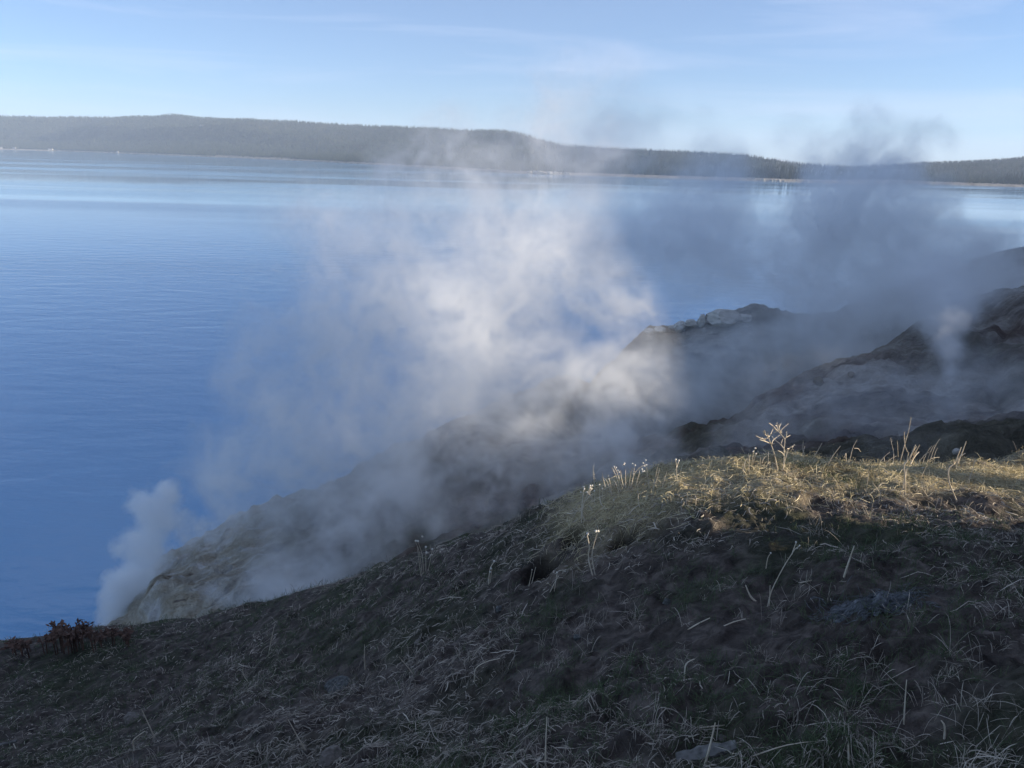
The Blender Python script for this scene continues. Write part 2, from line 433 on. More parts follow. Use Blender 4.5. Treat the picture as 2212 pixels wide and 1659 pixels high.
for i, u in enumerate(us):
    s = lake_hit(u, interp(SHORE, u))
    d = ray(u, 800.0); hd = np.array([d[0], d[1]]); hd /= np.linalg.norm(hd)
    r0 = np.hypot(s[0], s[1]); r1 = interp(DIST, u)
    q = ray(u, interp(SKYL, u) + 5.0); q = q / np.hypot(q[0], q[1])
    ztop = CAM_Z + q[2] * r1
    rr = r0 + (r1 - r0) * vs
    bz = interp(BENCH, u)
    prof = np.interp(vs, [0, 0.012, 0.035, 0.30, 0.42, 0.55, 0.85, 1.0, 1.5], [-0.004, 0.012, 0.026, 0.16, bz * 0.62, 0.60, 0.93, 1.0, 0.7])
    z = prof * max(ztop, 12) - 0.6
    z = np.where(vs < 0.2, np.maximum(z, np.interp(vs, [0, 0.004, 0.014, 0.04, 0.2], [-1.5, 0.6, 3.2, 4.4, 4.6])), z)
    far_v[i, :, 0] = hd[0] * rr; far_v[i, :, 1] = hd[1] * rr; far_v[i, :, 2] = z
fx, fy = far_v[..., 0], far_v[..., 1]
wob = np.clip((vs - 0.05) / 0.2, 0, 1)[None] * np.clip((1.05 - vs) / 0.25, 0, 1)[None]
far_v[..., 2] += wob * 90 * fbm(fx, fy, 800, 4, 0.5, 6.0) * np.clip(far_v[..., 2] / 100, 0.1, 1)
def far_mat():
    m, n, l, b = new_mat('forest_floor')
    g = n.new('ShaderNodeNewGeometry'); pos = g.outputs['Position']
    sx = n.new('ShaderNodeSeparateXYZ'); l.new(pos, sx.inputs[0])
    f = noise(n, l, pos, 0.02, 5.0, 0.6)
    c = ramp(n, l, f, [(0.35, (0.022, 0.026, 0.018)), (0.7, (0.075, 0.070, 0.048))])
    beach = mapr(n, l, math_n(n, l, 'ADD', sx.outputs['Z'], math_n(n, l, 'MULTIPLY', f, 3.0)), 5.6, 6.6, 1.0, 0.0)
    sand = ramp(n, l, noise(n, l, pos, 0.06, 4.0, 0.6), [(0.35, (0.20, 0.165, 0.125)), (0.7, (0.50, 0.44, 0.36))])
    c = mix(n, l, beach, c, sand)
    at = N(n, 'ShaderNodeAttribute', attribute_name='bare')
    c = mix(n, l, at.outputs['Fac'], c, sand)
    l.new(c, b.inputs['Base Color']); b.inputs['Roughness'].default_value = 0.95
    b.inputs['Specular IOR Level'].default_value = 0.1
    return m
far_o = mesh_np('far_hills', far_v.reshape(-1, 3), grid_faces(NU, NV), far_mat())
tag(far_o, 'low wooded hills along the far side of the lake', 'hills', kind='structure')
def far_at(u, v):
    """world point on the far terrain"""
    iu = np.interp(u, us, np.arange(NU)); iv = np.interp(v, vs, np.arange(NV))
    a = np.clip(np.floor(iu).astype(int), 0, NU - 2); c = np.clip(np.floor(iv).astype(int), 0, NV - 2)
    fu = (iu - a)[..., None]; fv = (iv - c)[..., None]
    return (far_v[a, c] * (1 - fu) + far_v[a + 1, c] * fu) * (1 - fv) + (far_v[a, c + 1] * (1 - fu) + far_v[a + 1, c + 1] * fu) * fv

# ------------------------------------------------------------------ far forest and shore things
M_FAR_TREE = plain_mat('distant_conifer_needles', (0.012, 0.022, 0.014), (0.060, 0.068, 0.044), 0.02, 0.9)
M_NEEDLE = plain_mat('conifer_needles', (0.010, 0.016, 0.010), (0.032, 0.038, 0.022), 0.5, 0.9)
M_BARK = plain_mat('conifer_bark', (0.10, 0.08, 0.06), (0.22, 0.19, 0.15), 2.0, 0.9)
M_PALE_ROCK = plain_mat('pale_shore_rock', (0.24, 0.21, 0.175), (0.50, 0.46, 0.40), 0.4, 0.9)
rng = np.random.RandomState(11)
def bare_mask(u, v):
    """meadows by the water and a pale slide on the slope"""
    mead = (np.abs(u - 590) < 75 + 25 * fbm(u, v * 900, 40, 2)) & (v < 0.075 + 0.02 * fbm(u, v, 30, 2))
    scar = ((u - 470 - (0.62 - v) * 260) ** 2 / 14.0 ** 2 + (v - 0.63) ** 2 / 0.055 ** 2) + 3.0 * fbm(u, v * 600, 12, 3) < 0.9
    strip = (v < 0.030 + 0.016 * fbm(u, u * 0, 25, 3, 0.5, 2.0))
    return mead, scar, strip
UU, VV = np.meshgrid(us, vs, indexing='ij')
mead, scar, strip = bare_mask(UU, VV)
add_attr(far_o, 'bare', np.where(scar, 1.0, np.where(mead, 0.6, 0.0)).ravel())
NT = 62000
tu = rng.uniform(-130, 2340, NT * 2); tv = rng.rand(NT * 2) ** 1.15 * 1.02
keep = rng.rand(NT * 2) < np.interp(tu, [0, 1100, 1700, 2340], [1.0, 0.75, 0.5, 0.55])
md_, sc_, st_ = bare_mask(tu, tv)
keep &= ~((md_ & (rng.rand(NT * 2) < 0.93)) | (sc_ & (rng.rand(NT * 2) < 0.85)) | st_)
tu, tv = tu[keep][:NT], tv[keep][:NT]
tp = far_at(tu, tv)
th = rng.uniform(7, 16, len(tu)) * np.interp(tu, [1150, 1350], [1.0, 0.75]); tw = th * rng.uniform(0.11, 0.18, len(tu)); ta = rng.rand(len(tu)) * 6.28
tpl = []
for zz, rr in ((0.12, 1.0), (0.55, 0.62)):
    for k in range(5): tpl.append((math.cos(k * 2.094 + (0.5 if zz > .3 else 0)) * rr, math.sin(k * 2.094 + (0.5 if zz > .3 else 0)) * rr, zz)) if k < 3 else None
tpl_v = []
for z0, r0, z1 in ((0.05, 1.0, 0.62), (0.38, 0.68, 1.0)):
    tpl_v += [(math.cos(a) * r0, math.sin(a) * r0, z0) for a in (0.3 + z0, 1.87 + z0, 3.44 + z0, 5.0 + z0)] + [(0, 0, z1)]
tpl_f = []
for b0 in (0, 5): tpl_f += [(b0 + k, b0 + (k + 1) % 4, b0 + 4) for k in range(4)]
tv_ = np.array(tpl_v); tf_ = np.array(tpl_f)
ca, sa = np.cos(ta)[:, None], np.sin(ta)[:, None]
X = (tv_[:, 0] * ca - tv_[:, 1] * sa) * tw[:, None] + tp[:, 0:1]
Yc = (tv_[:, 0] * sa + tv_[:, 1] * ca) * tw[:, None] + tp[:, 1:2]
Z = tv_[:, 2] * th[:, None] + tp[:, 2:3] - 0.5
forest = mesh_np('forest', np.stack([X, Yc, Z], -1).reshape(-1, 3), (tf_[None] + (np.arange(len(tu)) * len(tv_))[:, None, None]).reshape(-1, 3), M_FAR_TREE, smooth=False)
tag(forest, 'dense dark conifer forest covering the far hills', 'forest', kind='stuff')

def conifer_meshes(seed):
    r = random.Random(seed)
    bm = bmesh.new()                                   # crown of drooping, uneven branch tiers, unit height
    tiers = 9
    for t in range(tiers):
        f = t / tiers
        z = 0.10 + 0.88 * f; rad_ = (0.115 * (1 - f) ** 0.8 + 0.012) * r.uniform(0.75, 1.15)
        top = bm.verts.new((0, 0, min(1.0, z + 0.16)))
        ring = []
        k = 9
        for i in range(k):
            a = 6.283 * (i + r.uniform(-0.3, 0.3)) / k + t
            q = rad_ * (r.uniform(0.75, 1.2) if i % 2 else r.uniform(0.35, 0.6))
            ring.append(bm.verts.new((math.cos(a) * q, math.sin(a) * q, z - (0.035 if i % 2 else -0.01) * r.uniform(0.5, 1.4))))
        for i in range(k): bm.faces.new((ring[i], ring[(i + 1) % k], top))
    crown = bpy.data.meshes.new('crown'); bm.to_mesh(crown); bm.free(); crown.materials.append(M_NEEDLE)
    bm = bmesh.new(); bmesh.ops.create_cone(bm, cap_ends=True, segments=6, radius1=0.014, radius2=0.003, depth=0.95)
    for v in bm.verts: v.co.z += 0.475 - 0.03
    trunk = bpy.data.meshes.new('trunk'); bm.to_mesh(trunk); bm.free(); trunk.materials.append(M_BARK)
    return crown, trunk
CONIFERS = [conifer_meshes(s) for s in (1, 2, 3, 4)]
def plant_conifer(p, h, k, ang, label, group):
    root = bpy.data.objects.new('conifer_tree', None); COL.objects.link(root)
    root.location = p; root.rotation_euler = (0, 0, ang); root.scale = (h * 1.0, h * 1.0, h)
    root.empty_display_size = 0.1
    tag(root, label, 'tree', group)
    for nm, me in zip(('crown', 'trunk'), CONIFERS[k]):
        o = bpy.data.objects.new(nm, me); COL.objects.link(o); o.parent = root
def point_at(u, py):
    """a place on the shore flat: on the sheet of land just behind the waterline"""
    v = np.linspace(0, 0.4, 200); q = far_at(np.full(200, float(u)), v)
    return q
STANDS = [(1478, 1706, 96, 22, 30, 'tall slender conifer in the stand on the middle wooded point', 'conifers on the middle wooded point'),
          (2068, 2232, 74, 20, 28, 'tall slender conifer in the stand at the right edge of the far shore', 'conifers on the right wooded shore')]
for a, b, cnt, h0, h1, lab, grp in STANDS:
    for k in range(cnt):
        u = a + (b - a) * (k + rng.uniform(-0.8, 0.8)) / cnt
        edge_f = min(1.0, (u - a + 12) / 30.0, (b - u + 12) / 30.0)
        v = rng.uniform(0.040, 0.085)
        p = far_at(np.array([u]), np.array([v]))[0]
        plant_conifer((p[0], p[1], p[2] - 0.3), rng.uniform(h0, h1) * max(0.6, edge_f), k % 4, rng.rand() * 6.28, lab, grp)

def rock_mesh(name, seed, sub=2, flat=0.7, rough=0.28, mat=None):
    r = np.random.RandomState(seed)
    bm = bmesh.new(); bmesh.ops.create_icosphere(bm, subdivisions=sub, radius=1.0)
    pl = r.randn(7, 3); pl /= np.linalg.norm(pl, axis=1)[:, None]; off = r.uniform(0.55, 0.9, 7)
    for v in bm.verts:
        c = np.array(v.co)
        for k in range(7):
            d = c @ pl[k] - off[k]
            if d > 0: c = c - pl[k] * d * 0.9
        c = c * (1 + rough * r.uniform(-0.35, 0.35))
        c[2] *= flat
        v.co = c
    me = bpy.data.meshes.new(name); bm.to_mesh(me); bm.free()
    if mat: me.materials.append(mat)
    return me
ROCKS = [rock_mesh('rock', s, 2, 0.75, 0.3, M_PALE_ROCK) for s in range(6)]
def put_rock(name, me, loc, size, rot, label, group=None, cat='rock'):
    o = bpy.data.objects.new(name, me); COL.objects.link(o)
    o.location = loc; o.scale = size if hasattr(size, '__len__') else (size,) * 3; o.rotation_euler = rot
    return tag(o, label, cat, group)
for a, b, cnt, py, s0, s1, lab, grp in [
        (1128, 1212, 14, 371, 3.0, 6.5, 'white boulder at the water line below the rounded end of the far hill', 'white boulders on the far shore'),
        (1560, 1692, 12, 387, 1.5, 4.0, 'tan boulder on the beach below the middle wooded point', 'tan boulders below the middle point'),
        (2108, 2214, 12, 399, 1.5, 3.5, 'pale rock on the beach at the right end of the far shore', 'pale rocks on the right shore')]:
    for k in range(cnt):
        u = a + (b - a) * (k + rng.uniform(0.1, 0.9)) / cnt
        p = far_at(np.array([u]), np.array([rng.uniform(0.004, 0.012)]))[0]
        s = rng.uniform(s0, s1)
        put_rock('shore_rock', ROCKS[k % 6], (p[0], p[1], max(p[2], 0) + 0.15 * s), (s * 1.3, s, s), (0, 0, rng.rand() * 6.28), lab, grp)

M_CABIN = plain_mat('cabin_wall_paint', (0.50, 0.48, 0.44), (0.62, 0.60, 0.56), 0.3, 0.8, island=False)
M_ROOF = plain_mat('cabin_roof_shingle', (0.10, 0.085, 0.075), (0.18, 0.15, 0.13), 0.6, 0.8, island=False)
M_DARK_GLASS = plain_mat('cabin_window_glass', (0.02, 0.025, 0.03), (0.05, 0.06, 0.07), 0.3, 0.2, island=False)
def box_bm(bm, c, s):
    r = bmesh.ops.create_cube(bm, size=1.0)
    for v in r['verts']: v.co = Vector((c[0] + v.co.x * s[0], c[1] + v.co.y * s[1], c[2] + v.co.z * s[2]))
def obj_bm(name, bm, mat, parent=None):
    me = bpy.data.meshes.new(name); bm.to_mesh(me); bm.free(); me.materials.append(mat)
    o = bpy.data.objects.new(name, me); COL.objects.link(o); o.parent = parent
    return o
def cabin(u, v, w, d, h, ang, label):
    p = far_at(np.array([float(u)]), np.array([v]))[0]
    root = bpy.data.objects.new('cabin', None); COL.objects.link(root); root.location = p; root.rotation_euler = (0, 0, ang)
    tag(root, label, 'cabin', 'cabins on the far shore')
    bm = bmesh.new(); box_bm(bm, (0, 0, h / 2 - 0.5), (w, d, h + 1.0)); obj_bm('wall', bm, M_CABIN, root)
    bm = bmesh.new()
    rh = h * 0.55; vs_ = [bm.verts.new(q) for q in ((-w * .56, -d * .6, h), (w * .56, -d * .6, h), (w * .56, d * .6, h), (-w * .56, d * .6, h), (-w * .56, 0, h + rh), (w * .56, 0, h + rh))]
    for f in ((0, 1, 5, 4), (2, 3, 4, 5), (0, 4, 3), (1, 2, 5), (3, 2, 1, 0)): bm.faces.new([vs_[i] for i in f])
    obj_bm('roof', bm, M_ROOF, root)
    for x in (-w * .25, w * .25):
        bm = bmesh.new(); box_bm(bm, (x, -d / 2 - 0.02, h * .55), (w * .16, 0.12, h * .35)); obj_bm('window', bm, M_DARK_GLASS, root)
cabin(84, 0.034, 18, 10, 6, 0.2, 'small white cabin among trees at the left end of the far shore')
cabin(112, 0.040, 14, 9, 6, -0.1, 'small white cabin right of its neighbour at the left end of the far shore')
cabin(183, 0.020, 20, 10, 5, 0.1, 'long white cabin on the pale beach at the left of the far shore')
cabin(315, 0.012, 7, 6, 5, 0.0, 'tiny white boathouse at the water line of the far left shore')

# a snow covered summit far behind the gap in the hills
snow_m, sn, sl, sb = new_mat('old_snow')
sgeo = sn.new('ShaderNodeNewGeometry')
sl.new(ramp(sn, sl, noise(sn, sl, sgeo.outputs['Position'], 0.01, 4.0), [(0.3, (0.55, 0.60, 0.68)), (0.6, (0.85, 0.88, 0.92))]), sb.inputs['Base Color'])
pk = P(1672, 343.0, 8700)
ang = np.linspace(0, 6.283, 25)[:-1]; pv = [(pk[0], pk[1], pk[2])]; pf = []
for j, (rr, zz) in enumerate(((40, 0.93), (110, 0.78), (260, 0.45), (600, 0.0))):
    for a in ang: pv.append((pk[0] + rr * math.cos(a) * (1 + .3 * math.sin(3 * a)), pk[1] + rr * .6 * math.sin(a), pk[2] * zz * (1 + .05 * math.sin(5 * a + j))))
for k in range(24):
    pf.append((0, 1 + k, 1 + (k + 1) % 24, 1 + (k + 1) % 24))
    for j in range(3): pf.append((1 + 24 * j + k, 1 + 24 * (j + 1) + k, 1 + 24 * (j + 1) + (k + 1) % 24, 1 + 24 * j + (k + 1) % 24))
me = bpy.data.meshes.new('snowy_mountain'); me.from_pydata(pv, [], [f if len(set(f)) == 4 else f[:3] for f in pf]); me.materials.append(snow_m)
o = bpy.data.objects.new('snowy_mountain', me); COL.objects.link(o); tag(o, 'snow covered summit peeking over the far trees', 'mountain', kind='structure')

# ------------------------------------------------------------------ pale outcrop and stump on the promontory
M_SINTER = plain_mat('pale_sinter_rock', (0.16, 0.15, 0.13), (0.74, 0.72, 0.66), 1.6, 0.9)
for k, (px, py, rpx, fl, lab) in enumerate([
        (1402, 714, 10, 0.6, 'small pale rock at the left end of the outcrop row'), (1424, 711, 12, 0.6, 'low pale rock second from the left end of the outcrop row'),
        (1452, 706, 11, 0.6, 'flat pale rock third from the left in the outcrop row'), (1470, 705, 14, 0.8, 'pale upright rock in the middle of the outcrop row'),
        (1466, 714, 5, 0.9, 'tiny round white stone below the middle of the outcrop row'), (1492, 698, 12, 0.7, 'grey rock right of the middle of the outcrop row'),
        (1514, 692, 10, 1.3, 'narrow white slab leaning beside the largest outcrop rock'), (1560, 684, 30, 0.55, 'largest white cracked rock of the promontory outcrop'),
        (1582, 684, 18, 0.7, 'white rock against the right side of the largest outcrop rock'), (1606, 686, 16, 0.5, 'low grey rock at the right end of the outcrop row')]):
    h = hill_hit(px, py + rpx * 0.5, 70)
    if h is None: h = P(px, py + rpx * 0.5, 100)
    s = rpx / FPX * np.linalg.norm(h - np.array([0, 0, CAM_Z]))
    put_rock('outcrop_rock', rock_mesh('outcrop_rock', 40 + k, 3, fl, 0.30, M_SINTER), (h[0], h[1] - 0.3 * s, h[2] + 0.45 * s), (s * 1.25, s, s * 1.1), (0, 0, k * 1.3), lab, 'pale rocks of the promontory outcrop')
for k, (px, py, rpx, lab) in enumerate([(1768, 818, 11, 'round dark boulder standing on the crest of the middle spur'), (1838, 806, 7, 'small boulder on the middle spur right of the round one'),
                                   (2390 * .864, 1125 * .864, 7, 'tan stone lying on the bank behind the sunlit crest'), (1010 * 0, 0, 0, '')]):
    if rpx == 0: continue
    h = hill_hit(px, py + rpx, 20)
    if h is None: h = P(px, py, 50)
    s = rpx / FPX * np.linalg.norm(h - np.array([0, 0, CAM_Z]))
    put_rock('boulder', rock_mesh('boulder', 60 + k, 3, 0.9, 0.25, M_BARK if k < 2 else M_PALE_ROCK), (h[0], h[1], h[2] + 0.5 * s), s, (0, 0, k), lab)

# ------------------------------------------------------------------ tubes for stalks
def tube(path, r0, r1, sides=5):
    path = np.asarray(path, float)
    if len(path) > 2:                                # smooth the traced stem (Catmull-Rom)
        q = np.vstack([2 * path[0] - path[1], path, 2 * path[-1] - path[-2]]); out = []
        for i in range(1, len(q) - 2):
            for t in (0, 1 / 3, 2 / 3):
                a, b, c, d = q[i - 1:i + 3]
                out.append(0.5 * ((2 * b) + (c - a) * t + (2 * a - 5 * b + 4 * c - d) * t * t + (3 * b - a - 3 * c + d) * t ** 3))
        out.append(path[-1]); path = np.array(out)
    n = len(path); tg = np.gradient(path, axis=0); tg /= np.linalg.norm(tg, axis=1)[:, None] + 1e-9
    up = np.array([0.3, 1.0, 0.2]); s = np.cross(tg, up); s /= np.linalg.norm(s, axis=1)[:, None] + 1e-9; u = np.cross(s, tg)
    rr = np.linspace(r0, r1, n)[:, None]
    an = np.arange(sides) * 2 * math.pi / sides
    V = (path[:, None] + rr[:, None] * (np.cos(an)[None, :, None] * s[:, None] + np.sin(an)[None, :, None] * u[:, None])).reshape(-1, 3)
    F = []
    for i in range(n - 1):
        for k in range(sides): F.append((i * sides + k, i * sides + (k + 1) % sides, (i + 1) * sides + (k + 1) % sides, (i + 1) * sides + k))
    return V, np.array(F)
M_STALK = plain_mat('dry_stalk', (0.50, 0.41, 0.29), (0.72, 0.63, 0.49), 20.0, 0.7, island=False)
M_SEED = plain_mat('seed_head_fluff', (0.62, 0.56, 0.46), (0.80, 0.76, 0.68), 60.0, 0.8, island=False)
HEAD_MESH = rock_mesh('seed_head', 90, 2, 1.0, 0.35, M_SEED)
def zr(x0, y0, w):
    return lambda pts: [((x0 + u * w / 2212) * 0.86406, (y0 + v * w / 2212) * 0.86406) for u, v in pts]
def weed(name, label, conv, stems, heads=(), Y=None, r=0.0022, group=None, cat='weed', hr=0.006, seedy=()):
    r = r * 1.9; hr = hr * 1.35
    """stems: traced lines, the first point of the first stem is the root. All stand around the root's distance."""
    rg = random.Random(len(label) + len(stems))
    first = conv(stems[0])[0]
    base = near_hit(*first)
    if base[1] > 8.6:                                # just behind the visible edge of the slope
        base = P(first[0], first[1], np.interp(first[0], [e[0] for e in EDGE], [e[2] for e in EDGE]) + 0.05)
    Yb = base[1]
    root = bpy.data.objects.new(name, None); COL.objects.link(root); root.location = base; root.empty_display_size = 0.05
    tag(root, label, cat, group)
    scale = Yb / 5.5
    for i, st in enumerate(stems):
        px = conv(st); side = rg.uniform(-0.12, 0.12) * scale
        pts = []
        for j, (a, b) in enumerate(px):
            f = j / max(1, len(px) - 1)
            pts.append(P(a, b, Yb + side * (f if i else f * 0.5)) - base)
        if i == 0 or len(heads) == 0 or True:
            gz = near_z(np.array([pts[0][0] + base[0]]), np.array([pts[0][1] + base[1]]))[0] - base[2]
            if abs(gz - pts[0][2]) < 0.12: pts[0] = np.array([pts[0][0], pts[0][1], min(pts[0][2], gz - 0.01)])
        V, F = tube(pts, r * (1.0 if i == 0 else 0.8), r * 0.5)
        if i in seedy:                               # a feathery ear: short spikelets up the last third
            ex = []; n0 = len(V); fs = []
            top = np.array(pts[-1]); low = np.array(pts[-2]) * 0.75 + np.array(pts[-1]) * 0.25
            for q in range(22):
                c = low + (top - low) * q / 22; dvec = np.array([rg.uniform(-1, 1), rg.uniform(-1, 1), 1.2]) * 0.011
                w = np.array([dvec[2], 0, -dvec[0]]) * 0.14
                k0 = n0 + len(ex); ex += [c - w, c + w, c + dvec + w * .3, c + dvec - w * .3]; fs.append((k0, k0 + 1, k0 + 2, k0 + 3))
            V = np.vstack([V, ex]); F = np.vstack([F, fs])
        mesh_np('stem', V, F, M_STALK, parent=root)
    for (a, b) in conv(list(heads)):
        o = bpy.data.objects.new('seed_head', HEAD_MESH); COL.objects.link(o); o.parent = root
        o.location = P(a, b, Yb + rg.uniform(-0.05, 0.05)) - base; o.scale = (hr * scale,) * 3; o.rotation_euler = (rg.random() * 3, 0, rg.random() * 6)
    return root
A = zr(1850, 1020, 250); B = zr(2050, 1020, 450); C = zr(1280, 1130, 420); D = zr(900, 900, 800); E = zr(1200, 1300, 1360); Fz = zr(0, 1400, 1280)
weed('branching_weed', 'tallest much branched dry weed on the sunlit crest', A,
     [[(850, 1400), (790, 1160), (740, 960), (680, 790), (630, 650)], [(970, 1400), (975, 1150), (975, 900), (990, 700), (900, 580), (820, 500), (730, 460)],
      [(680, 790), (560, 740), (430, 700)], [(630, 650), (520, 690), (350, 615)], [(630, 650), (570, 600), (500, 520)], [(640, 640), (610, 600), (620, 545)], [(570, 600), (540, 490)], [(630, 650), (680, 570), (725, 470)],
      [(660, 600), (740, 550), (830, 510)], [(700, 800), (770, 790)], [(700, 790), (740, 700), (880, 600)], [(820, 500), (730, 400), (640, 335)], [(850, 500), (815, 400), (818, 320)], [(900, 560), (860, 430), (855, 350)],
      [(920, 560), (925, 470), (1075, 340)], [(990, 700), (1030, 600), (1025, 515)], [(1020, 650), (1110, 600)], [(970, 890), (860, 770), (750, 690), (700, 620)], [(930, 800), (910, 790), (945, 680)],
      [(980, 1070), (930, 990), (825, 935)], [(980, 1080), (1040, 990), (1085, 900), (1150, 840), (1240, 820)], [(1085, 900), (1040, 900)], [(1150, 870), (1200, 810)], [(560, 740), (480, 650)], [(815, 400), (770, 380)], [(860, 430), (905, 345)]], Y=6.0, r=0.0026)
weed('seed_head_weed', 'thin weed with three white seed heads left of the tallest branching weed', A, [[(260, 1290), (290, 1050), (320, 930)], [(310, 1000), (350, 1010)], [(300, 1030), (292, 970)]], [(338, 890), (355, 1010), (292, 965)], Y=6.1, r=0.0016)
for nm, lab, st in [
    ('dry_stalk', 'kinked dry stalk just right of the tallest branching weed', [[(1465, 1130), (1420, 1000), (1390, 930), (1400, 715)], [(1410, 860), (1430, 850)]]),
    ('dry_stalk', 'straight dry stalk leaning right, second right of the tallest weed', [[(1600, 1150), (1700, 980), (1815, 775)]]),
    ('dry_stalk', 'long dry stalk leaning far right, third right of the tallest weed', [[(1940, 1250), (2060, 1050), (2212, 850)]]),
    ('dry_stalk', 'short forked stalk at the left of the sunlit grass hump', [[(85, 1440), (110, 1220), (165, 1105)], [(105, 1300), (50, 1230)], [(220, 1290), (200, 1130), (185, 1000)]]),
    ('dry_stalk', 'pair of short stalks left below the tallest branching weed', [[(440, 1270), (455, 1100)], [(470, 1220), (530, 1110), (585, 1060)], [(650, 1250), (625, 1100), (635, 965)]]),
    ('fallen_straw', 'long straw lying across the dark hollow below the tallest weed', [[(830, 1555), (1060, 1450), (1290, 1355)]])]:
    weed(nm, lab, A, st, Y=6.0, cat='stalk')
weed('grass_ear', 'tallest feathery grass ear standing up on the right of the crest', B, [[(980, 655), (1040, 450), (1090, 270), (1118, 115)], [(1075, 540), (1040, 440), (1035, 295)]], Y=6.2, r=0.0026, seedy=(0, 1), cat='grass')
for lab, st, sd in [
    ('dry stalk leaning right above the middle of the sunlit strip', [[(110, 660), (180, 560), (255, 465)], [(205, 640), (212, 560)]], ()),
    ('dry stalk with a hooked side blade above the sunlit strip', [[(360, 650), (400, 500), (455, 390)], [(420, 495), (470, 500), (498, 540)], [(350, 600), (320, 560), (300, 610)]], ()),
    ('two parallel stalks leaning low to the right before the steam', [[(690, 690), (780, 610), (860, 540)], [(750, 700), (850, 640), (940, 590)], [(785, 610), (795, 660)]], ()),
    ('slim grass ear left of the tallest grass ear', [[(915, 650), (905, 560), (880, 440), (868, 375)], [(960, 600), (955, 490), (948, 400)]], (0,)),
    ('leaning group of cut stubble stems on the right of the crest', [[(1250, 660), (1320, 540), (1375, 465)], [(1170, 670), (1280, 580), (1370, 530)], [(1310, 640), (1370, 510), (1410, 450)], [(1345, 640), (1410, 480), (1475, 375)], [(1380, 650), (1420, 540), (1445, 490)], [(1250, 660), (1360, 625), (1470, 605)]], ()),
    ('small forked stalk at the far right of the crest', [[(1835, 870), (1880, 740), (1905, 615)], [(1895, 870), (1885, 780)], [(1905, 660), (1935, 640)], [(1860, 640), (1855, 600)]], ())]:
    weed('dry_stalk', lab, B, st, Y=6.1, cat='stalk', seedy=sd)
weed('broken_reed', 'tall bent stalk with a sheaf of broken stems at its top', B, [[(1050, 1050), (1045, 850), (1035, 700), (1085, 640), (1140, 540), (1185, 470)], [(1070, 660), (1078, 600), (1088, 540)], [(1110, 690), (1160, 600), (1215, 540)], [(1110, 600), (1175, 450)], [(1150, 580), (1225, 450)], [(1045, 850), (1070, 740)], [(1100, 620), (1150, 520), (1160, 470)], [(1130, 640), (1190, 540)]], Y=5.6, r=0.0035, cat='stalk')
weed('broken_reed', 'crooked stalk with an upright broken end at the right of the crest', B, [[(1690, 1150), (1620, 1000), (1585, 900), (1580, 750), (1640, 690), (1660, 670), (1700, 570), (1735, 480)], [(1650, 670), (1720, 600), (1785, 555)], [(1690, 680), (1745, 550), (1795, 410)], [(1645, 690), (1640, 630)]], Y=5.4, r=0.0032, cat='stalk')
for k, st in enumerate([[(575, 1000), (590, 860), (605, 730)], [(985, 970), (940, 835)], [(290, 1010), (155, 845)], [(600, 1100), (545, 990)], [(1240, 860), (1280, 770), (1320, 700)], [(1385, 1150), (1290, 1040), (1245, 960)], [(1480, 1210), (1500, 1100)], [(440, 1040), (445, 880)], [(760, 1060), (650, 920)]]):
    weed('straw_stem', 'short bare grass stem standing in the sunlit strip', B, [st], cat='grass', group='short stems in the sunlit strip', r=0.0016)
weed('seed_head_clump', 'bushy clump of dry stems with white seed heads at the left end of the crest', C,
     [[(1480, 500), (1440, 340), (1430, 240)], [(1280, 460), (1200, 350), (1185, 265)], [(1330, 480), (1250, 390), (1210, 340)], [(1440, 500), (1380, 350), (1330, 230), (1310, 205)], [(1500, 470), (1495, 330), (1495, 230)], [(1560, 430), (1610, 290), (1690, 200), (1770, 160)],
      [(1570, 440), (1600, 300), (1610, 210)], [(1620, 430), (1670, 300), (1680, 240)], [(1640, 420), (1690, 385), (1780, 320)], [(1420, 540), (1360, 400), (1330, 370)], [(1540, 450), (1560, 300), (1590, 200)], [(1330, 470), (1290, 400), (1275, 360)], [(1470, 440), (1390, 290), (1345, 200)]],
     [(1760, 105), (1770, 170), (1480, 150), (1470, 165), (1345, 190), (1370, 205), (1585, 155), (1620, 175), (1710, 225), (1275, 355), (1390, 240), (1410, 265), (1720, 255), (1745, 185), (1725, 145), (1385, 300), (1405, 345), (1740, 250)], Y=6.4, r=0.0020, hr=0.0052)
weed('seed_head_weed', 'bent weed with clustered seed heads on the left shoulder of the crest', C, [[(965, 915), (925, 810), (945, 690), (990, 570), (1030, 460)], [(920, 900), (915, 780), (930, 640), (945, 480)], [(1010, 560), (1045, 480)], [(1015, 550), (1080, 660)]], [(1030, 445), (1055, 440), (1045, 480), (1025, 470), (945, 460), (950, 490), (985, 530)], Y=5.9, r=0.0034, hr=0.0065)
weed('fallen_weed', 'weed stem lying slanted across the left shoulder of the crest', C, [[(1080, 835), (1190, 740), (1300, 680), (1350, 640)], [(1040, 960), (1030, 890), (1060, 840)], [(1235, 785), (1170, 670), (1155, 590)], [(1250, 720), (1300, 750)]], [(1340, 635), (1370, 640), (1335, 660)], Y=5.8, r=0.0034, hr=0.006)
weed('seed_head_weed', 'forked weed with two white heads right of the bushy clump', C, [[(2195, 400), (2170, 330), (2165, 200), (2155, 100)], [(2168, 205), (2195, 120)]], [(2155, 97), (2195, 112)], Y=6.4, r=0.0020, hr=0.006)
weed('dry_stalk', 'upright forked straw between the bushy clump and the crest top', C, [[(1860, 500), (1890, 330), (1915, 195)], [(1880, 350), (1945, 215)], [(1830, 330), (1780, 270), (1770, 200)], [(1985, 330), (2040, 255)]], Y=6.3, cat='stalk')
weed('dry_stalk', 'single thin stalk standing alone against the steam left of the crest', C, [[(1095, 530), (1085, 410), (1072, 280), (1070, 190)]], [(1072, 188)], Y=6.6, cat='stalk', r=0.0012, hr=0.004)
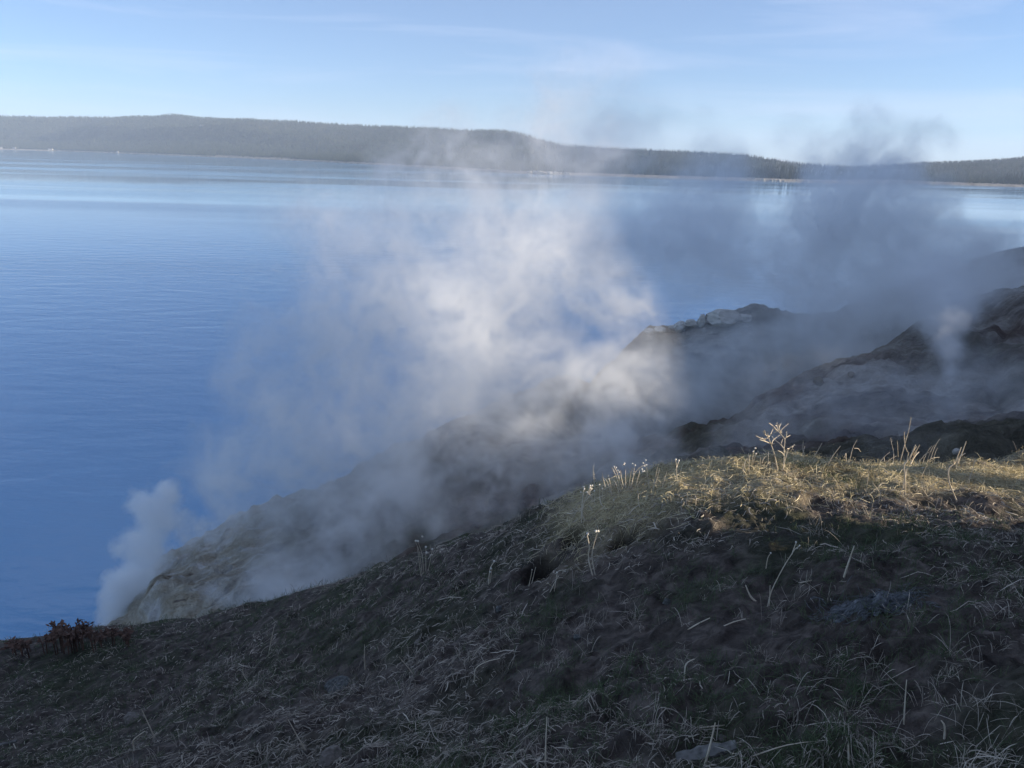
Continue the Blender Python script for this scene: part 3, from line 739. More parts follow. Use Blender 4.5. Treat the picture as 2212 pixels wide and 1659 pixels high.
weed('fallen_weed', 'forked weed stem leaning in shade below the crest', C, [[(1520, 850), (1580, 770), (1690, 680)], [(1540, 800), (1640, 760), (1720, 700)], [(1690, 680), (1660, 600), (1675, 540)], [(1500, 850), (1490, 790)]], Y=5.5, r=0.0028)
for k, (a, b) in enumerate([(1150, 430), (1085, 512), (1190, 480), (905, 530)]):
    weed('seed_head_stalk', 'thin stalk with one seed head on the left edge of the crest', C, [[(a + 5, b + 170), (a, b)]], [(a, b)], Y=6.5, r=0.0012, hr=0.0055, group='single seed heads on the left edge of the crest', cat='weed')
weed('seed_head_weed', 'pair of tall glowing stems with seed heads in the dark slope', D, [[(1612, 1490), (1580, 1380), (1585, 1290), (1570, 1210)], [(1628, 1490), (1605, 1370), (1615, 1280), (1640, 1195)]], [(1572, 1200), (1645, 1183), (1630, 1183)], r=0.0026, hr=0.0085)
weed('seed_head_weed', 'short bent glowing weed left of the burrow hole', D, [[(890, 1550), (895, 1480), (905, 1430), (928, 1395)], [(900, 1490), (912, 1440)]], [(928, 1390), (905, 1440), (900, 1465)], r=0.0030, hr=0.007)
weed('seed_head_weed', 'thin slanted weed with one white head below the burrow', D, [[(1290, 1650), (1340, 1550), (1375, 1490)], [(1345, 1545), (1362, 1475)]], [(1362, 1468)], r=0.0016, hr=0.006)
weed('seed_head_weed', 'thin weed with a pale drooping head below the burrow hole', D, [[(1165, 1570), (1185, 1480), (1190, 1450)], [(1187, 1465), (1215, 1430)]], [(1190, 1450)], r=0.0014, hr=0.004)
weed('seed_head_clump', 'grey clump of thin stalks with seed heads at the left edge of the slope', D, [[(440, 1480), (430, 1350), (400, 1255)], [(455, 1490), (455, 1300)], [(430, 1470), (410, 1330), (380, 1250)], [(470, 1460), (500, 1310)], [(420, 1480), (405, 1360), (395, 1290)]], [(400, 1252), (455, 1292), (500, 1308), (430, 1220), (385, 1250), (460, 1330)], r=0.0018, hr=0.007)
weed('seed_head_weed', 'weed with two stubby white heads on the middle slope', E, [[(1170, 355), (1185, 290), (1235, 190), (1280, 120)], [(1268, 140), (1285, 92)], [(1278, 120), (1300, 105)], [(1185, 300), (1180, 265)]], [(1285, 90), (1300, 104), (1290, 115)], r=0.0018, hr=0.0055)
weed('seed_head_weed', 'small curled weed with one round head on the middle slope', E, [[(1163, 200), (1170, 155), (1182, 135)]], [(1182, 134)], r=0.0015, hr=0.005)
weed('dry_stalk', 'stiff pale stalk leaning right on the middle right slope', E, [[(1478, 240), (1500, 170), (1522, 105)]], r=0.0032, cat='stalk')
weed('curled_straw', 'curved pale broad blade curling up on the middle slope', E, [[(1130, 335), (1100, 310), (1080, 265)], [(1135, 335), (1105, 320), (1085, 280)]], r=0.0030, cat='grass')
for lab, cv, st, rr in [
    ('long straw lying across the right middle slope', E, [(1250, 262), (1400, 235), (1540, 200)], 0.002), ('pale stick lying aslant on the middle slope', E, [(830, 455), (880, 425), (935, 398)], 0.0026),
    ('thin pale stick right of the aslant one', E, [(980, 430), (1030, 415), (1080, 402)], 0.002), ('long straw lying level near the bottom edge', E, [(500, 832), (780, 808), (1040, 815)], 0.002),
    ('longest bowed straw in the lower right', E, [(850, 850), (1150, 815), (1440, 755), (1600, 735)], 0.0018), ('straw lying level above a dark tuft', E, [(1095, 532), (1200, 530), (1310, 515)], 0.0018),
    ('upright thin stem in the lower right', E, [(1725, 830), (1728, 740), (1735, 650)], 0.0016), ('upright stem cut by the bottom edge', E, [(1502, 1005), (1500, 960), (1498, 910)], 0.0026),
    ('hooked pale stem near the bottom right corner', E, [(1888, 900), (1890, 840), (1875, 815)], 0.0022), ('kinked stem on the lower middle slope', E, [(832, 650), (835, 595), (850, 575), (872, 565)], 0.002),
    ('tall stem rising from the bottom edge at lower middle', E, [(265, 1005), (268, 900), (272, 800)], 0.0018), ('slanted stem rising near the grey driftwood', E, [(912, 1005), (935, 920), (957, 825)], 0.0026),
    ('thin zigzag stem in the lower right', E, [(1495, 800), (1490, 770), (1440, 740)], 0.0016), ('long bowed straw in the bottom right', E, [(1100, 960), (1250, 915), (1410, 895)], 0.0014),
    ('bent pale stem in the lower left', Fz, [(580, 820), (575, 785), (590, 765), (625, 740)], 0.0032), ('straight leaning stem in the lower left', Fz, [(670, 770), (640, 705), (612, 645)], 0.003),
    ('pale upright stem on the middle left slope', Fz, [(1578, 475), (1575, 420), (1575, 365)], 0.003), ('leaning stem right of the lichen stone', Fz, [(1785, 490), (1755, 455), (1725, 420)], 0.0022),
    ('tall forked grass stem in the green grass on the left', Fz, [(1160, 405), (1175, 330), (1188, 275)], 0.0022), ('wiry stem left of the lichen stone', Fz, [(1075, 530), (1050, 490), (1052, 450)], 0.002),
    ('big arched blade right of the lichen stone', Fz, [(2050, 525), (2055, 470), (2100, 440), (2160, 425)], 0.002), ('stem pair fallen near the bottom centre left', Fz, [(1320, 820), (1290, 770), (1245, 690)], 0.0022),
    ('pale twig on the ground at the bottom left', Fz, [(740, 840), (790, 838), (830, 862)], 0.003)]:
    weed('straw_stem', lab, cv, [st], r=rr, cat='straw')

# ------------------------------------------------------------------ stones, driftwood, mound, shrubs
M_LICHEN = plain_mat('lichen_stone', (0.04, 0.04, 0.037), (0.15, 0.155, 0.145), 55.0, 0.9, island=False)
M_STONE = plain_mat('soil_stone', (0.08, 0.07, 0.06), (0.22, 0.19, 0.16), 40.0, 0.9, island=False)
M_WOOD = plain_mat('weathered_wood', (0.07, 0.066, 0.06), (0.22, 0.21, 0.19), 25.0, 0.85, island=False)
for k, (px, py, rpx, fl, mt, lab) in enumerate([
        (733, 1486, 34, 0.34, M_LICHEN, 'flat pale lichen covered stone on the left slope'), (715, 1640, 26, 0.6, M_STONE, 'brown stone half sunk at the bottom edge'),
        (288, 1554, 18, 0.5, M_STONE, 'grey stone in the grass at lower left'), (1442, 1303, 11, 0.8, M_LICHEN, 'small pale upright stone on the middle slope'),
        (1078, 1318, 9, 0.8, M_LICHEN, 'small pale stone in the straw left of the middle'), (1247, 1382, 9, 0.8, M_LICHEN, 'tiny pale stone above a green tuft'),
        (905, 1390, 9, 0.7, M_STONE, 'small stone in the grass beside the bare lip'), (1560, 1848 * .864, 10, 0.7, M_STONE, 'small stone beside the grey driftwood')]):
    h = near_hit(px, py); s = rpx / FPX * np.linalg.norm(h - np.array([0, 0, CAM_Z]))
    put_rock('stone', rock_mesh('stone', 20 + k, 3, fl, 0.22, mt), (h[0], h[1], h[2] + 0.02 * s), (s, s * 0.8, s), (0.1, -0.15, k * 1.1), lab)
def plank(name, label, a, b, w, t, cat):
    pa, pb = near_hit(*a), near_hit(*b); d = pb - pa; L = np.linalg.norm(d)
    bm = bmesh.new(); r = random.Random(5)
    n = 9; rings = []
    for i in range(n):
        f = i / (n - 1); ww = w * (1 - 0.5 * abs(f - 0.45)) * r.uniform(0.8, 1.15); tt = t * r.uniform(0.7, 1.1)
        rings.append([bm.verts.new((f * L, y * ww * r.uniform(0.9, 1.1), z * tt)) for y, z in ((-1, -1), (-0.9, 0.6), (-0.2, 1.0), (0.6, 0.8), (1, 0), (0.7, -1))])
    for i in range(n - 1):
        for k in range(6): bm.faces.new((rings[i][k], rings[i][(k + 1) % 6], rings[i + 1][(k + 1) % 6], rings[i + 1][k]))
    bm.faces.new(rings[0][::-1]); bm.faces.new(rings[-1])
    o = obj_bm(name, bm, M_WOOD); x = Vector(d).normalized(); z = Vector((0.25, -0.2, 1)); y = z.cross(x).normalized(); z = x.cross(y)
    o.matrix_world = Matrix.Translation(Vector(pa) + Vector((0, 0, t * 0.6))) @ Matrix((x, y, z)).transposed().to_4x4()
    return tag(o, label, cat)
plank('driftwood', 'grey weathered piece of driftwood lying at the bottom right', (1462, 1646), (1590, 1614), 0.03, 0.015, 'driftwood')
plank('branch', 'pale barkless branch end at the lower left edge', (-60, 1625), (36, 1603), 0.018, 0.015, 'branch')

# strands: ribbons that follow the ground or stand on it
def strands(name, xy, length, width, elev, arch, curl, mat, seed, segs=4, lift=0.004, roll=1.5):
    r = np.random.RandomState(seed); n = len(xy)
    az = r.rand(n) * 6.283; t = np.linspace(0, 1, segs + 1)
    bend = r.uniform(-curl, curl, n)
    a = az[:, None] + bend[:, None] * t[None]
    step = (length * np.cos(elev))[:, None] / segs
    px = np.concatenate([xy[:, 0:1], xy[:, 0:1] + np.cumsum(np.cos(a[:, 1:]) * step, 1)], 1)
    py = np.concatenate([xy[:, 1:2], xy[:, 1:2] + np.cumsum(np.sin(a[:, 1:]) * step, 1)], 1)
    g0 = near_z(px, py)
    up = (length * np.sin(elev))[:, None] * t[None] + (arch * length)[:, None] * np.sin(t * 3.14)[None] - 0.25 * (length * np.sin(elev))[:, None] * t[None] ** 3
    mixg = np.clip(1 - elev / 0.6, 0, 1)[:, None]
    pz = g0 * mixg + g0[:, :1] * (1 - mixg) + up + lift
    pth = np.stack([px, py, pz], -1)
    side = np.stack([-np.sin(a), np.cos(a), r.uniform(-roll, roll, (n, 1)) + 0 * a], -1)
    side /= np.linalg.norm(side, axis=-1)[..., None]
    w = width[:, None] * np.array([0.8] + [1.0] * (segs - 1) + [0.25])[None]
    V = np.stack([pth - side * w[..., None] * 0.5, pth + side * w[..., None] * 0.5], 2)      # n, segs+1, 2, 3
    idx = np.arange(n * (segs + 1) * 2).reshape(n, segs + 1, 2)
    F = np.stack([idx[:, :-1, 0], idx[:, :-1, 1], idx[:, 1:, 1], idx[:, 1:, 0]], -1).reshape(-1, 4)
    return mesh_np(name, V.reshape(-1, 3), F, mat)
def scatter(n, r0, r1, seed, a0=-48, a1=54):
    r = np.random.RandomState(seed)
    rr = np.exp(r.uniform(math.log(r0), math.log(r1), n)); an = np.radians(r.uniform(a0, a1, n))
    return np.stack([rr * np.sin(an), rr * np.cos(an)], 1)
def crest_w(xy):
    """how much a place belongs to the turf of the crest"""
    ymid = 5.65 + 0.22 * (xy[:, 0] - 1.5)
    return np.clip(1.10 - np.abs(xy[:, 1] - ymid) / 1.0, 0, 1) * np.clip((xy[:, 0] - 0.2) / 0.6, 0, 1)
GREEN = [(110, 1480, 2.2), (330, 1420, 1.9), (620, 1400, 1.3), (150, 1600, 0.8), (2090, 1180, 0.7), (1240, 1520, 0.35), (1540, 1510, 0.22), (1830, 1500, 0.2), (1520, 1270, 0.3), (1170, 1330, 0.25), (700, 1330, 0.6), (1000, 1270, 0.4), (1780, 1020, 0.35), (860, 1300, 0.5), (1750, 1620, 0.2), (830, 1720, 0.3), (1980, 1370, 0.25)]
GC = [(near_hit(a, b), r) for a, b, r in GREEN]
def green_w(xy):
    w = np.zeros(len(xy))
    for c, r in GC: w = np.maximum(w, np.exp(-((xy[:, 0] - c[0]) ** 2 + (xy[:, 1] - c[1]) ** 2) / r ** 2))
    return w
M_STRAW = plain_mat('dry_straw', (0.10, 0.085, 0.065), (0.64, 0.56, 0.45), 8.0, 0.8)
M_GRASS = plain_mat('short_green_grass', (0.035, 0.060, 0.030), (0.120, 0.150, 0.070), 6.0, 0.8)
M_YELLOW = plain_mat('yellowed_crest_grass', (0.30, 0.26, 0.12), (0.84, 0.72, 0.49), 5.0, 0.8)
r_ = np.random.RandomState(5)
xy = scatter(122000, 1.25, 12.5, 21)
cl = fbm(xy[:, 0], xy[:, 1], 0.7, 4, 0.6, 5.0)
bare_r = np.clip((xy[:, 0] - 0.3) / 1.0, 0, 1) * np.clip((4.6 - xy[:, 1]) / 1.5, 0, 1)      # trodden soil at the lower right
xy = xy[(cl + r_.uniform(-0.3, 0.3, len(xy)) - 0.18 * bare_r > 0.02) & (hole_w(xy[:, 0], xy[:, 1]) < 0.3)]
n = len(xy); rr = np.hypot(xy[:, 0], xy[:, 1])
o = strands('straw_litter', xy, r_.gamma(1.8, 0.022, n) + 0.012, r_.gamma(2.2, 0.0009, n) * np.clip(rr / 4, 0.8, 1.7) + 0.0005, np.abs(r_.normal(0, 0.10, n)), r_.uniform(0.0, 0.14, n), 1.3, M_STRAW, 31)
tag(o, 'matted pale dry straw lying over the dark slope', 'straw', kind='stuff')
def tufts(n_t, per, seed, keep, spread_):
    """blades rooted together in tufts"""
    r = np.random.RandomState(seed); c = scatter(n_t, 1.3, 13.0, seed + 50); c = c[(r.rand(n_t) < keep(c)) & (hole_w(c[:, 0], c[:, 1]) < 0.2)]
    k = r.poisson(per, len(c)) + 3; xy = np.repeat(c, k, 0); size = np.repeat(r.uniform(0.5, 1.5, len(c)), k)
    rr = np.hypot(xy[:, 0], xy[:, 1])
    return xy + r.normal(0, 1, xy.shape) * (spread_ * size * np.clip(rr / 4, 0.8, 2))[:, None], size, rr
def dry_keep(c): return np.clip(0.45 + 1.4 * fbm(c[:, 0], c[:, 1], 0.8, 3, 0.6, 15.0), 0.03, 1) * np.where(crest_w(c) > 0.3, 0.3, 1.0)
xy, size, rr = tufts(3500, 9, 22, dry_keep, 0.020); n = len(xy)
o = strands('dry_grass', xy, (r_.gamma(3.0, 0.016, n) + 0.015) * size, r_.uniform(0.0014, 0.0030, n) * np.clip(rr / 5, 0.8, 2.0), r_.uniform(0.25, 1.35, n), r_.uniform(0, 0.12, n), 0.8, M_STRAW, 32)
tag(o, 'sparse standing tufts of dry grass on the dark slope', 'grass', kind='stuff')
xy, size, rr = tufts(23000, 9, 23, lambda c: green_w(c) * 0.9 + 0.05, 0.018); n = len(xy)
o = strands('green_grass', xy, (r_.gamma(4.0, 0.010, n) + 0.015) * size, r_.uniform(0.0014, 0.0028, n) * np.clip(rr / 5, 0.8, 2.2), r_.uniform(0.4, 1.4, n), r_.uniform(0, 0.1, n), 0.8, M_GRASS, 33, segs=3)
tag(o, 'short green grass in patches on the slope', 'grass', kind='stuff')
an = np.random.RandomState(8)
xy = np.stack([an.uniform(0.0, 8.5, 190000), an.uniform(4.2, 8.4, 190000)], 1)
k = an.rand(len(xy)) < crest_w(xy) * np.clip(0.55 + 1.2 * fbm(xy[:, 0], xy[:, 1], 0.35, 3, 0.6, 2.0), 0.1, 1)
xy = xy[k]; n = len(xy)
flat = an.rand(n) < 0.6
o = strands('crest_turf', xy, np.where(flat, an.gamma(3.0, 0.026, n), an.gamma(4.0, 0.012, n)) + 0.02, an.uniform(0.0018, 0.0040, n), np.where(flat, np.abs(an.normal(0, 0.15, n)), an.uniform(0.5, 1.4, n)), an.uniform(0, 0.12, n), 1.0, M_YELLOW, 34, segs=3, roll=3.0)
tag(o, 'yellowed short turf catching low sun along the crest', 'grass', kind='stuff')

# grey mound of dried plant remains
mh = near_hit(1885, 1300)
bm = bmesh.new(); bmesh.ops.create_grid(bm, x_segments=40, y_segments=30, size=1.0)
for v in bm.verts:
    q = v.co.x ** 2 + v.co.y ** 2; x, y = mh[0] + v.co.x * 0.19, mh[1] + v.co.y * 0.15; q = q * (1 + 0.9 * float(fbm(np.array([x]), np.array([y]), 0.07, 3, 0.6, 4.0)[0]))
    zz = near_z(np.array([x]), np.array([y]))[0]
    v.co = (v.co.x * 0.19, v.co.y * 0.15, zz - mh[2] - 0.012 + 0.05 * max(0, 1 - q) + 0.06 * float(fbm(np.array([x]), np.array([y]), 0.05, 3, 0.6)[0]) * max(0, 1 - q) - 0.03 * max(0, q - 0.8))
M_ASH = plain_mat('grey_dried_remains', (0.035, 0.036, 0.038), (0.19, 0.20, 0.205), 45.0, 0.9, island=False)
mound = obj_bm('debris_mound', bm, M_ASH); mound.location = mh
for p_ in mound.data.polygons: p_.use_smooth = True
tag(mound, 'low grey mound of dried matted plant remains on the right slope', 'mound')
r2 = np.random.RandomState(3); n = 900
xy = np.stack([mh[0] + r2.normal(0, 0.10, n), mh[1] + r2.normal(0, 0.075, n)], 1)
fib = strands('fibres', xy, r2.uniform(0.03, 0.09, n), r2.uniform(0.0015, 0.003, n), np.abs(r2.normal(0, 0.1, n)), r2.uniform(0, 0.15, n), 0.8, M_ASH, 6, lift=0.025)
fib.data.transform(Matrix.Translation(-Vector(mh))); fib.parent = mound; fib['kind'] = 'stuff'

# rusty shrubs on the lip at the left
M_RUST = plain_mat('rusty_dead_fronds', (0.040, 0.024, 0.018), (0.170, 0.100, 0.072), 6.0, 0.9)
def shrub(label, px0, px1, pyb, hpx, seed, cnt):
    r = random.Random(seed)
    c = near_hit((px0 + px1) / 2, pyb); Yb = c[1]
    root = bpy.data.objects.new('dead_shrub', None); COL.objects.link(root); root.location = c
    tag(root, label, 'shrub', 'rusty shrubs on the lip at the left')
    SV, SF, LV, LF = [], [], [], []; so = 0; lo = 0
    for i in range(cnt):
        u = r.uniform(px0, px1); b = P(u, pyb + r.uniform(-4, 8), Yb + r.uniform(-0.5, 0.5)) - c
        hgt = hpx / FPX * Yb * 1.2 * r.uniform(0.4, 1.25) * (0.55 + 0.45 * math.sin(3.14 * (u - px0) / (px1 - px0)))
        a = r.uniform(0, 6.28); lean = r.uniform(0.1, 0.6) * hgt
        pts = [b + np.array([0, 0, -0.1]), b + np.array([math.cos(a) * lean * .3, math.sin(a) * lean * .3, hgt * .6]), b + np.array([math.cos(a) * lean * .8, math.sin(a) * lean * .8, hgt * .95]), b + np.array([math.cos(a) * lean * 1.5, math.sin(a) * lean * 1.5, hgt * .82])]
        V, F = tube(pts, 0.009, 0.004, 4); SV.append(V); SF.append(F + so); so += len(V)
        for q in range(20):
            f = r.uniform(0.25, 1.0) ** 0.7; k = min(2, int(f * 3)); g = f * 3 - k; p = pts[k] * (1 - g) + pts[k + 1] * g
            d = np.array([r.uniform(-1, 1), r.uniform(-1, 1), r.uniform(-0.6, 0.5)]) * 0.07; w = np.array([-d[1], d[0], r.uniform(-.05, .05)]) * 0.22
            LV += [p, p + d * .5 + w, p + d, p + d * .5 - w]; LF.append((lo, lo + 1, lo + 2, lo + 3)); lo += 4
    mesh_np('stems', np.vstack(SV), np.vstack(SF), M_RUST, parent=root)
    lf = mesh_np('leaves', np.array(LV), np.array(LF), M_RUST, parent=root, smooth=False); lf['kind'] = 'stuff'
shrub('tall rusty brown dead shrub at the edge of the slope above the water', 92, 218, 1392, 48, 1, 46)
shrub('small rusty shrub right of the tall one beside the steam puff', 216, 278, 1378, 22, 2, 22)
shrub('low rusty shrub at the left end of the slope edge', 18, 84, 1402, 22, 3, 20)

# ------------------------------------------------------------------ conifers on the bank to the right that shade the near slope
SHADE = [(15.0, 3.3, 11.0, 0), (17.5, 2.6, 13.0, 1), (14.5, 0.2, 10.0, 2), (17.0, -1.6, 13.0, 3), (15.5, -3.4, 12.0, 0), (19.0, -5.5, 14.0, 1)]
NTH = ['nearest the sunlit gap', 'second from the sunlit gap', 'third from the sunlit gap', 'fourth from the sunlit gap', 'fifth from the sunlit gap', 'farthest from the sunlit gap']
for k, (x, y, h, m_) in enumerate(SHADE):
    plant_conifer((x, y, float(near_z(np.array([x]), np.array([y]))[0]) - 0.4), h, m_, k * 1.7, 'bushy conifer on the bank to the right, ' + NTH[k], 'conifers on the bank to the right')
px_, py_ = 14.0, 5.28
V, F = tube([(0, 0, -0.4), (0.05, 0.0, 3.0), (0.0, 0.05, 6.0), (0.1, 0.1, 9.0)], 0.20, 0.07, 10)
snag = mesh_np('dead_tree', V, F, M_BARK); snag.location = (px_, py_, float(near_z(np.array([px_]), np.array([py_]))[0]))
tag(snag, 'bare dead tree trunk standing alone on the shoulder to the right', 'tree')
for k in range(7):
    a = k * 2.1; z = 3.0 + k * 0.8
    V, F = tube([(0.02, 0.02, z), (0.5 * math.cos(a), 0.5 * math.sin(a), z + 0.1), (0.9 * math.cos(a), 0.9 * math.sin(a), z - 0.05)], 0.03, 0.01, 5)
    mesh_np('branch', V, F, M_BARK, parent=snag)

# ------------------------------------------------------------------ steam: real volumes, one for each plume
def steam_mat(name, density, aniso=0.55, color=(0.985, 0.993, 1.0)):
    m = bpy.data.materials.new(name); m.use_nodes = True
    n = m.node_tree; n.nodes.clear()
    o = n.nodes.new('ShaderNodeOutputMaterial'); p = n.nodes.new('ShaderNodeVolumePrincipled')
    p.inputs['Color'].default_value = (*color, 1); p.inputs['Density'].default_value = density
    p.inputs['Density Attribute'].default_value = 'density'; p.inputs['Anisotropy'].default_value = aniso
    n.links.new(p.outputs[0], o.inputs['Volume'])
    return m
def steam(name, label, blobs, density, voxel, warp=(1.5, 0.25), puff=(0.6, 0.9), cut=0.25, seed=0.0, stretch=(1, 1, 1), flat=1.7, wisp=0.8):
    """blobs: (px, py, distance, radius in px, strength). The plume is the sum of soft blobs whose edges are eaten away by turbulence."""
    B = []
    for px, py, Y, r, s in blobs:
        c = P(px, py, Y); dist = np.linalg.norm(c - np.array([0, 0, CAM_Z]))
        B.append((c, r / FPX * dist, s))
    pad = warp[0] * 0.7
    lo = np.min([c - r for c, r, s in B], 0) - pad; hi = np.max([c + r for c, r, s in B], 0) + pad
    lo[2] = max(lo[2], -0.5)
    res = np.maximum(8, np.ceil((hi - lo) / voxel)).astype(int)
    m = steam_mat(name + '_vapour', density)
    bm = bmesh.new(); bmesh.ops.create_cube(bm, size=1.0)
    for v in bm.verts: v.co = Vector([(lo[k] + hi[k]) / 2 + v.co[k] * (hi[k] - lo[k]) for k in range(3)])
    me = bpy.data.meshes.new(name); bm.to_mesh(me); bm.free(); me.materials.append(m)
    ob = bpy.data.objects.new(name, me); COL.objects.link(ob)
    g = bpy.data.node_groups.new(name, 'GeometryNodeTree')
    g.interface.new_socket('Geometry', in_out='INPUT', socket_type='NodeSocketGeometry')
    g.interface.new_socket('Geometry', in_out='OUTPUT', socket_type='NodeSocketGeometry')
    n, l = g.nodes, g.links
    out = n.new('NodeGroupOutput'); vc = n.new('GeometryNodeVolumeCube'); sm = n.new('GeometryNodeSetMaterial')
    sm.inputs['Material'].default_value = m
    vc.inputs['Min'].default_value = tuple(lo); vc.inputs['Max'].default_value = tuple(hi)
    for k, v in zip('XYZ', res): vc.inputs['Resolution ' + k].default_value = int(v)
    pos = n.new('GeometryNodeInputPosition').outputs[0]
    def vmath(op, a, b):
        v = n.new('ShaderNodeVectorMath'); v.operation = op
        for s, x in ((0, a), (1, b)):
            if isinstance(x, (tuple, list)): v.inputs[s].default_value = x
            else: l.new(x, v.inputs[s])
        return v.outputs['Value'] if op == 'DISTANCE' else v.outputs[0]
    sp = vmath('MULTIPLY', vmath('ADD', pos, (seed * 13.1, seed * 7.7, seed * 3.3)), stretch)
    wn_ = N(n, 'ShaderNodeTexNoise', i_Scale=warp[1], i_Detail=3.0, i_Roughness=0.55); l.new(sp, wn_.inputs['Vector'])
    wv = vmath('MULTIPLY', vmath('SUBTRACT', wn_.outputs['Color'], (0.5, 0.5, 0.5)), (warp[0] * 2,) * 3)
    q = vmath('ADD', pos, wv)
    thin = (1.0, flat, 1.0)                         # plumes are torn into sheets by the breeze, thinner along the view than across
    q2 = vmath('MULTIPLY', q, thin)
    tot = None
    for c, r, s in B:
        d = vmath('DISTANCE', q2, (c[0], c[1] * flat, c[2]))
        mr = N(n, 'ShaderNodeMapRange', interpolation_type='SMOOTHSTEP')
        mr.inputs['From Min'].default_value = r; mr.inputs['From Max'].default_value = r * 0.1
        mr.inputs['To Min'].default_value = 0.0; mr.inputs['To Max'].default_value = s
        l.new(d, mr.inputs['Value'])
        tot = mr.outputs[0] if tot is None else math_n(n, l, 'ADD', tot, mr.outputs[0])
    wsp = vmath('ADD', sp, wv)
    fb = N(n, 'ShaderNodeTexNoise', i_Scale=puff[0], i_Detail=6.0, i_Roughness=0.62, i_Distortion=0.5); l.new(wsp, fb.inputs['Vector'])
    f2 = N(n, 'ShaderNodeTexNoise', i_Scale=puff[0] * 3.2, i_Detail=4.0, i_Roughness=0.66, i_Distortion=1.0); l.new(wsp, f2.inputs['Vector'])
    # turbulence eats into the plume, most where it is thin; what is left breaks into wisps
    t = math_n(n, l, 'MULTIPLY', math_n(n, l, 'SUBTRACT', fb.outputs['Fac'], 0.5), puff[1] * 2)
    d = math_n(n, l, 'ADD', tot, math_n(n, l, 'MULTIPLY', t, math_n(n, l, 'SQRT', tot)))
    d = math_n(n, l, 'SUBTRACT', d, 0.02 + cut * 0.1)
    d = math_n(n, l, 'MAXIMUM', d, 0.0)
    w = N(n, 'ShaderNodeMapRange', interpolation_type='SMOOTHSTEP')
    w.inputs['From Min'].default_value = 0.40; w.inputs['From Max'].default_value = 0.64
    w.inputs['To Min'].default_value = 1.0 - wisp; w.inputs['To Max'].default_value = 1.0 + wisp
    l.new(f2.outputs['Fac'], w.inputs['Value'])
    d = math_n(n, l, 'MULTIPLY', d, w.outputs[0])
    l.new(d, vc.inputs['Density']); l.new(vc.outputs[0], sm.inputs[0]); l.new(sm.outputs[0], out.inputs[0])
    md = ob.modifiers.new('vapour', 'NODES'); md.node_group = g
    tag(ob, label, 'steam', 'steam plumes rising from the hillside', 'stuff')
    return ob

steam('steam_puff', 'small dense white puff of steam rising at the headland tip over the water',
      [(228, 1372, 42, 26, 1.0), (240, 1340, 42, 40, 1.0), (262, 1300, 42, 52, 1.0), (245, 1262, 42, 36, 0.8), (290, 1255, 42, 56, 1.0), (318, 1215, 42, 44, 0.8), (280, 1180, 42, 46, 0.8), (325, 1165, 42, 44, 0.8),
       (330, 1125, 42, 50, 0.9), (308, 1090, 42, 44, 0.8), (352, 1072, 42, 42, 0.9), (370, 1056, 42, 32, 0.8), (370, 1110, 42, 45, 0.5), (410, 1150, 42, 60, 0.3), (460, 1150, 42, 65, 0.25), (510, 1110, 42, 60, 0.2), (350, 1200, 42, 50, 0.25)],
      3.4, 0.11, warp=(0.8, 0.9), puff=(1.2, 1.1), cut=0.9, seed=1, flat=1.2, wisp=0.4)
steam('steam_veil', 'pale steam veil clinging to the near face of the headland',
      [(545, 1325, 29.5, 85, 0.9), (640, 1270, 31, 120, 1.0), (720, 1215, 33, 120, 0.8), (590, 1200, 35, 90, 0.6), (640, 1130, 39, 90, 0.45), (720, 1090, 40, 100, 0.5), (780, 1120, 36, 130, 0.6), (880, 1080, 36, 130, 0.6), (960, 1120, 33, 110, 0.5), (830, 1190, 32, 100, 0.5), (555, 1265, 33, 55, 0.4), (700, 1320, 28, 60, 0.4)],
      1.0, 0.22, warp=(2.4, 0.30), puff=(0.5, 1.0), cut=0.3, seed=2, wisp=0.7)
steam('steam_cloud', 'large sunlit steam cloud billowing out over the lake in the middle',
      [(1310, 915, 40, 105, 0.9), (1250, 840, 40, 130, 0.9), (1340, 800, 41, 150, 0.8), (1170, 830, 41, 160, 0.9), (1400, 860, 41, 110, 0.5), (1060, 830, 42, 180, 1.0), (940, 880, 43, 160, 0.9), (820, 960, 43, 140, 1.0), (720, 980, 43, 120, 0.9), (1020, 700, 44, 190, 0.9), (880, 700, 45, 170, 0.8),
       (720, 720, 45, 190, 1.0), (600, 770, 45, 165, 1.1), (740, 850, 44, 150, 0.9), (620, 960, 43, 140, 1.0), (480, 1010, 43, 110, 1.0), (415, 1020, 43, 55, 0.5), (560, 1030, 43, 95, 0.5), (1180, 650, 46, 200, 0.9), (1000, 560, 47, 210, 0.7), (820, 570, 47, 170, 0.45),
       (1150, 500, 49, 210, 0.6), (950, 420, 51, 220, 0.30), (1150, 350, 53, 220, 0.24), (680, 480, 48, 170, 0.22), (1330, 660, 46, 150, 0.65), (640, 900, 43, 110, 0.8), (1250, 240, 54, 190, 0.12), (750, 1030, 43, 100, 0.6), (1370, 930, 40, 80, 0.5), (560, 880, 44, 110, 0.7), (1010, 960, 40, 140, 1.0), (1130, 940, 39, 130, 0.9), (520, 1100, 42, 110, 0.35), (660, 1060, 42, 130, 0.8), (850, 1040, 40, 140, 0.8), (950, 1010, 39, 130, 0.6), (1080, 1010, 37, 120, 0.45), (1190, 980, 37, 130, 0.6), (1290, 980, 36, 110, 0.5), (1080, 900, 41, 120, 0.6)],
      0.66, 0.26, warp=(4.2, 0.15), puff=(0.22, 0.85), cut=0.05, seed=3, flat=2.0, wisp=0.75)
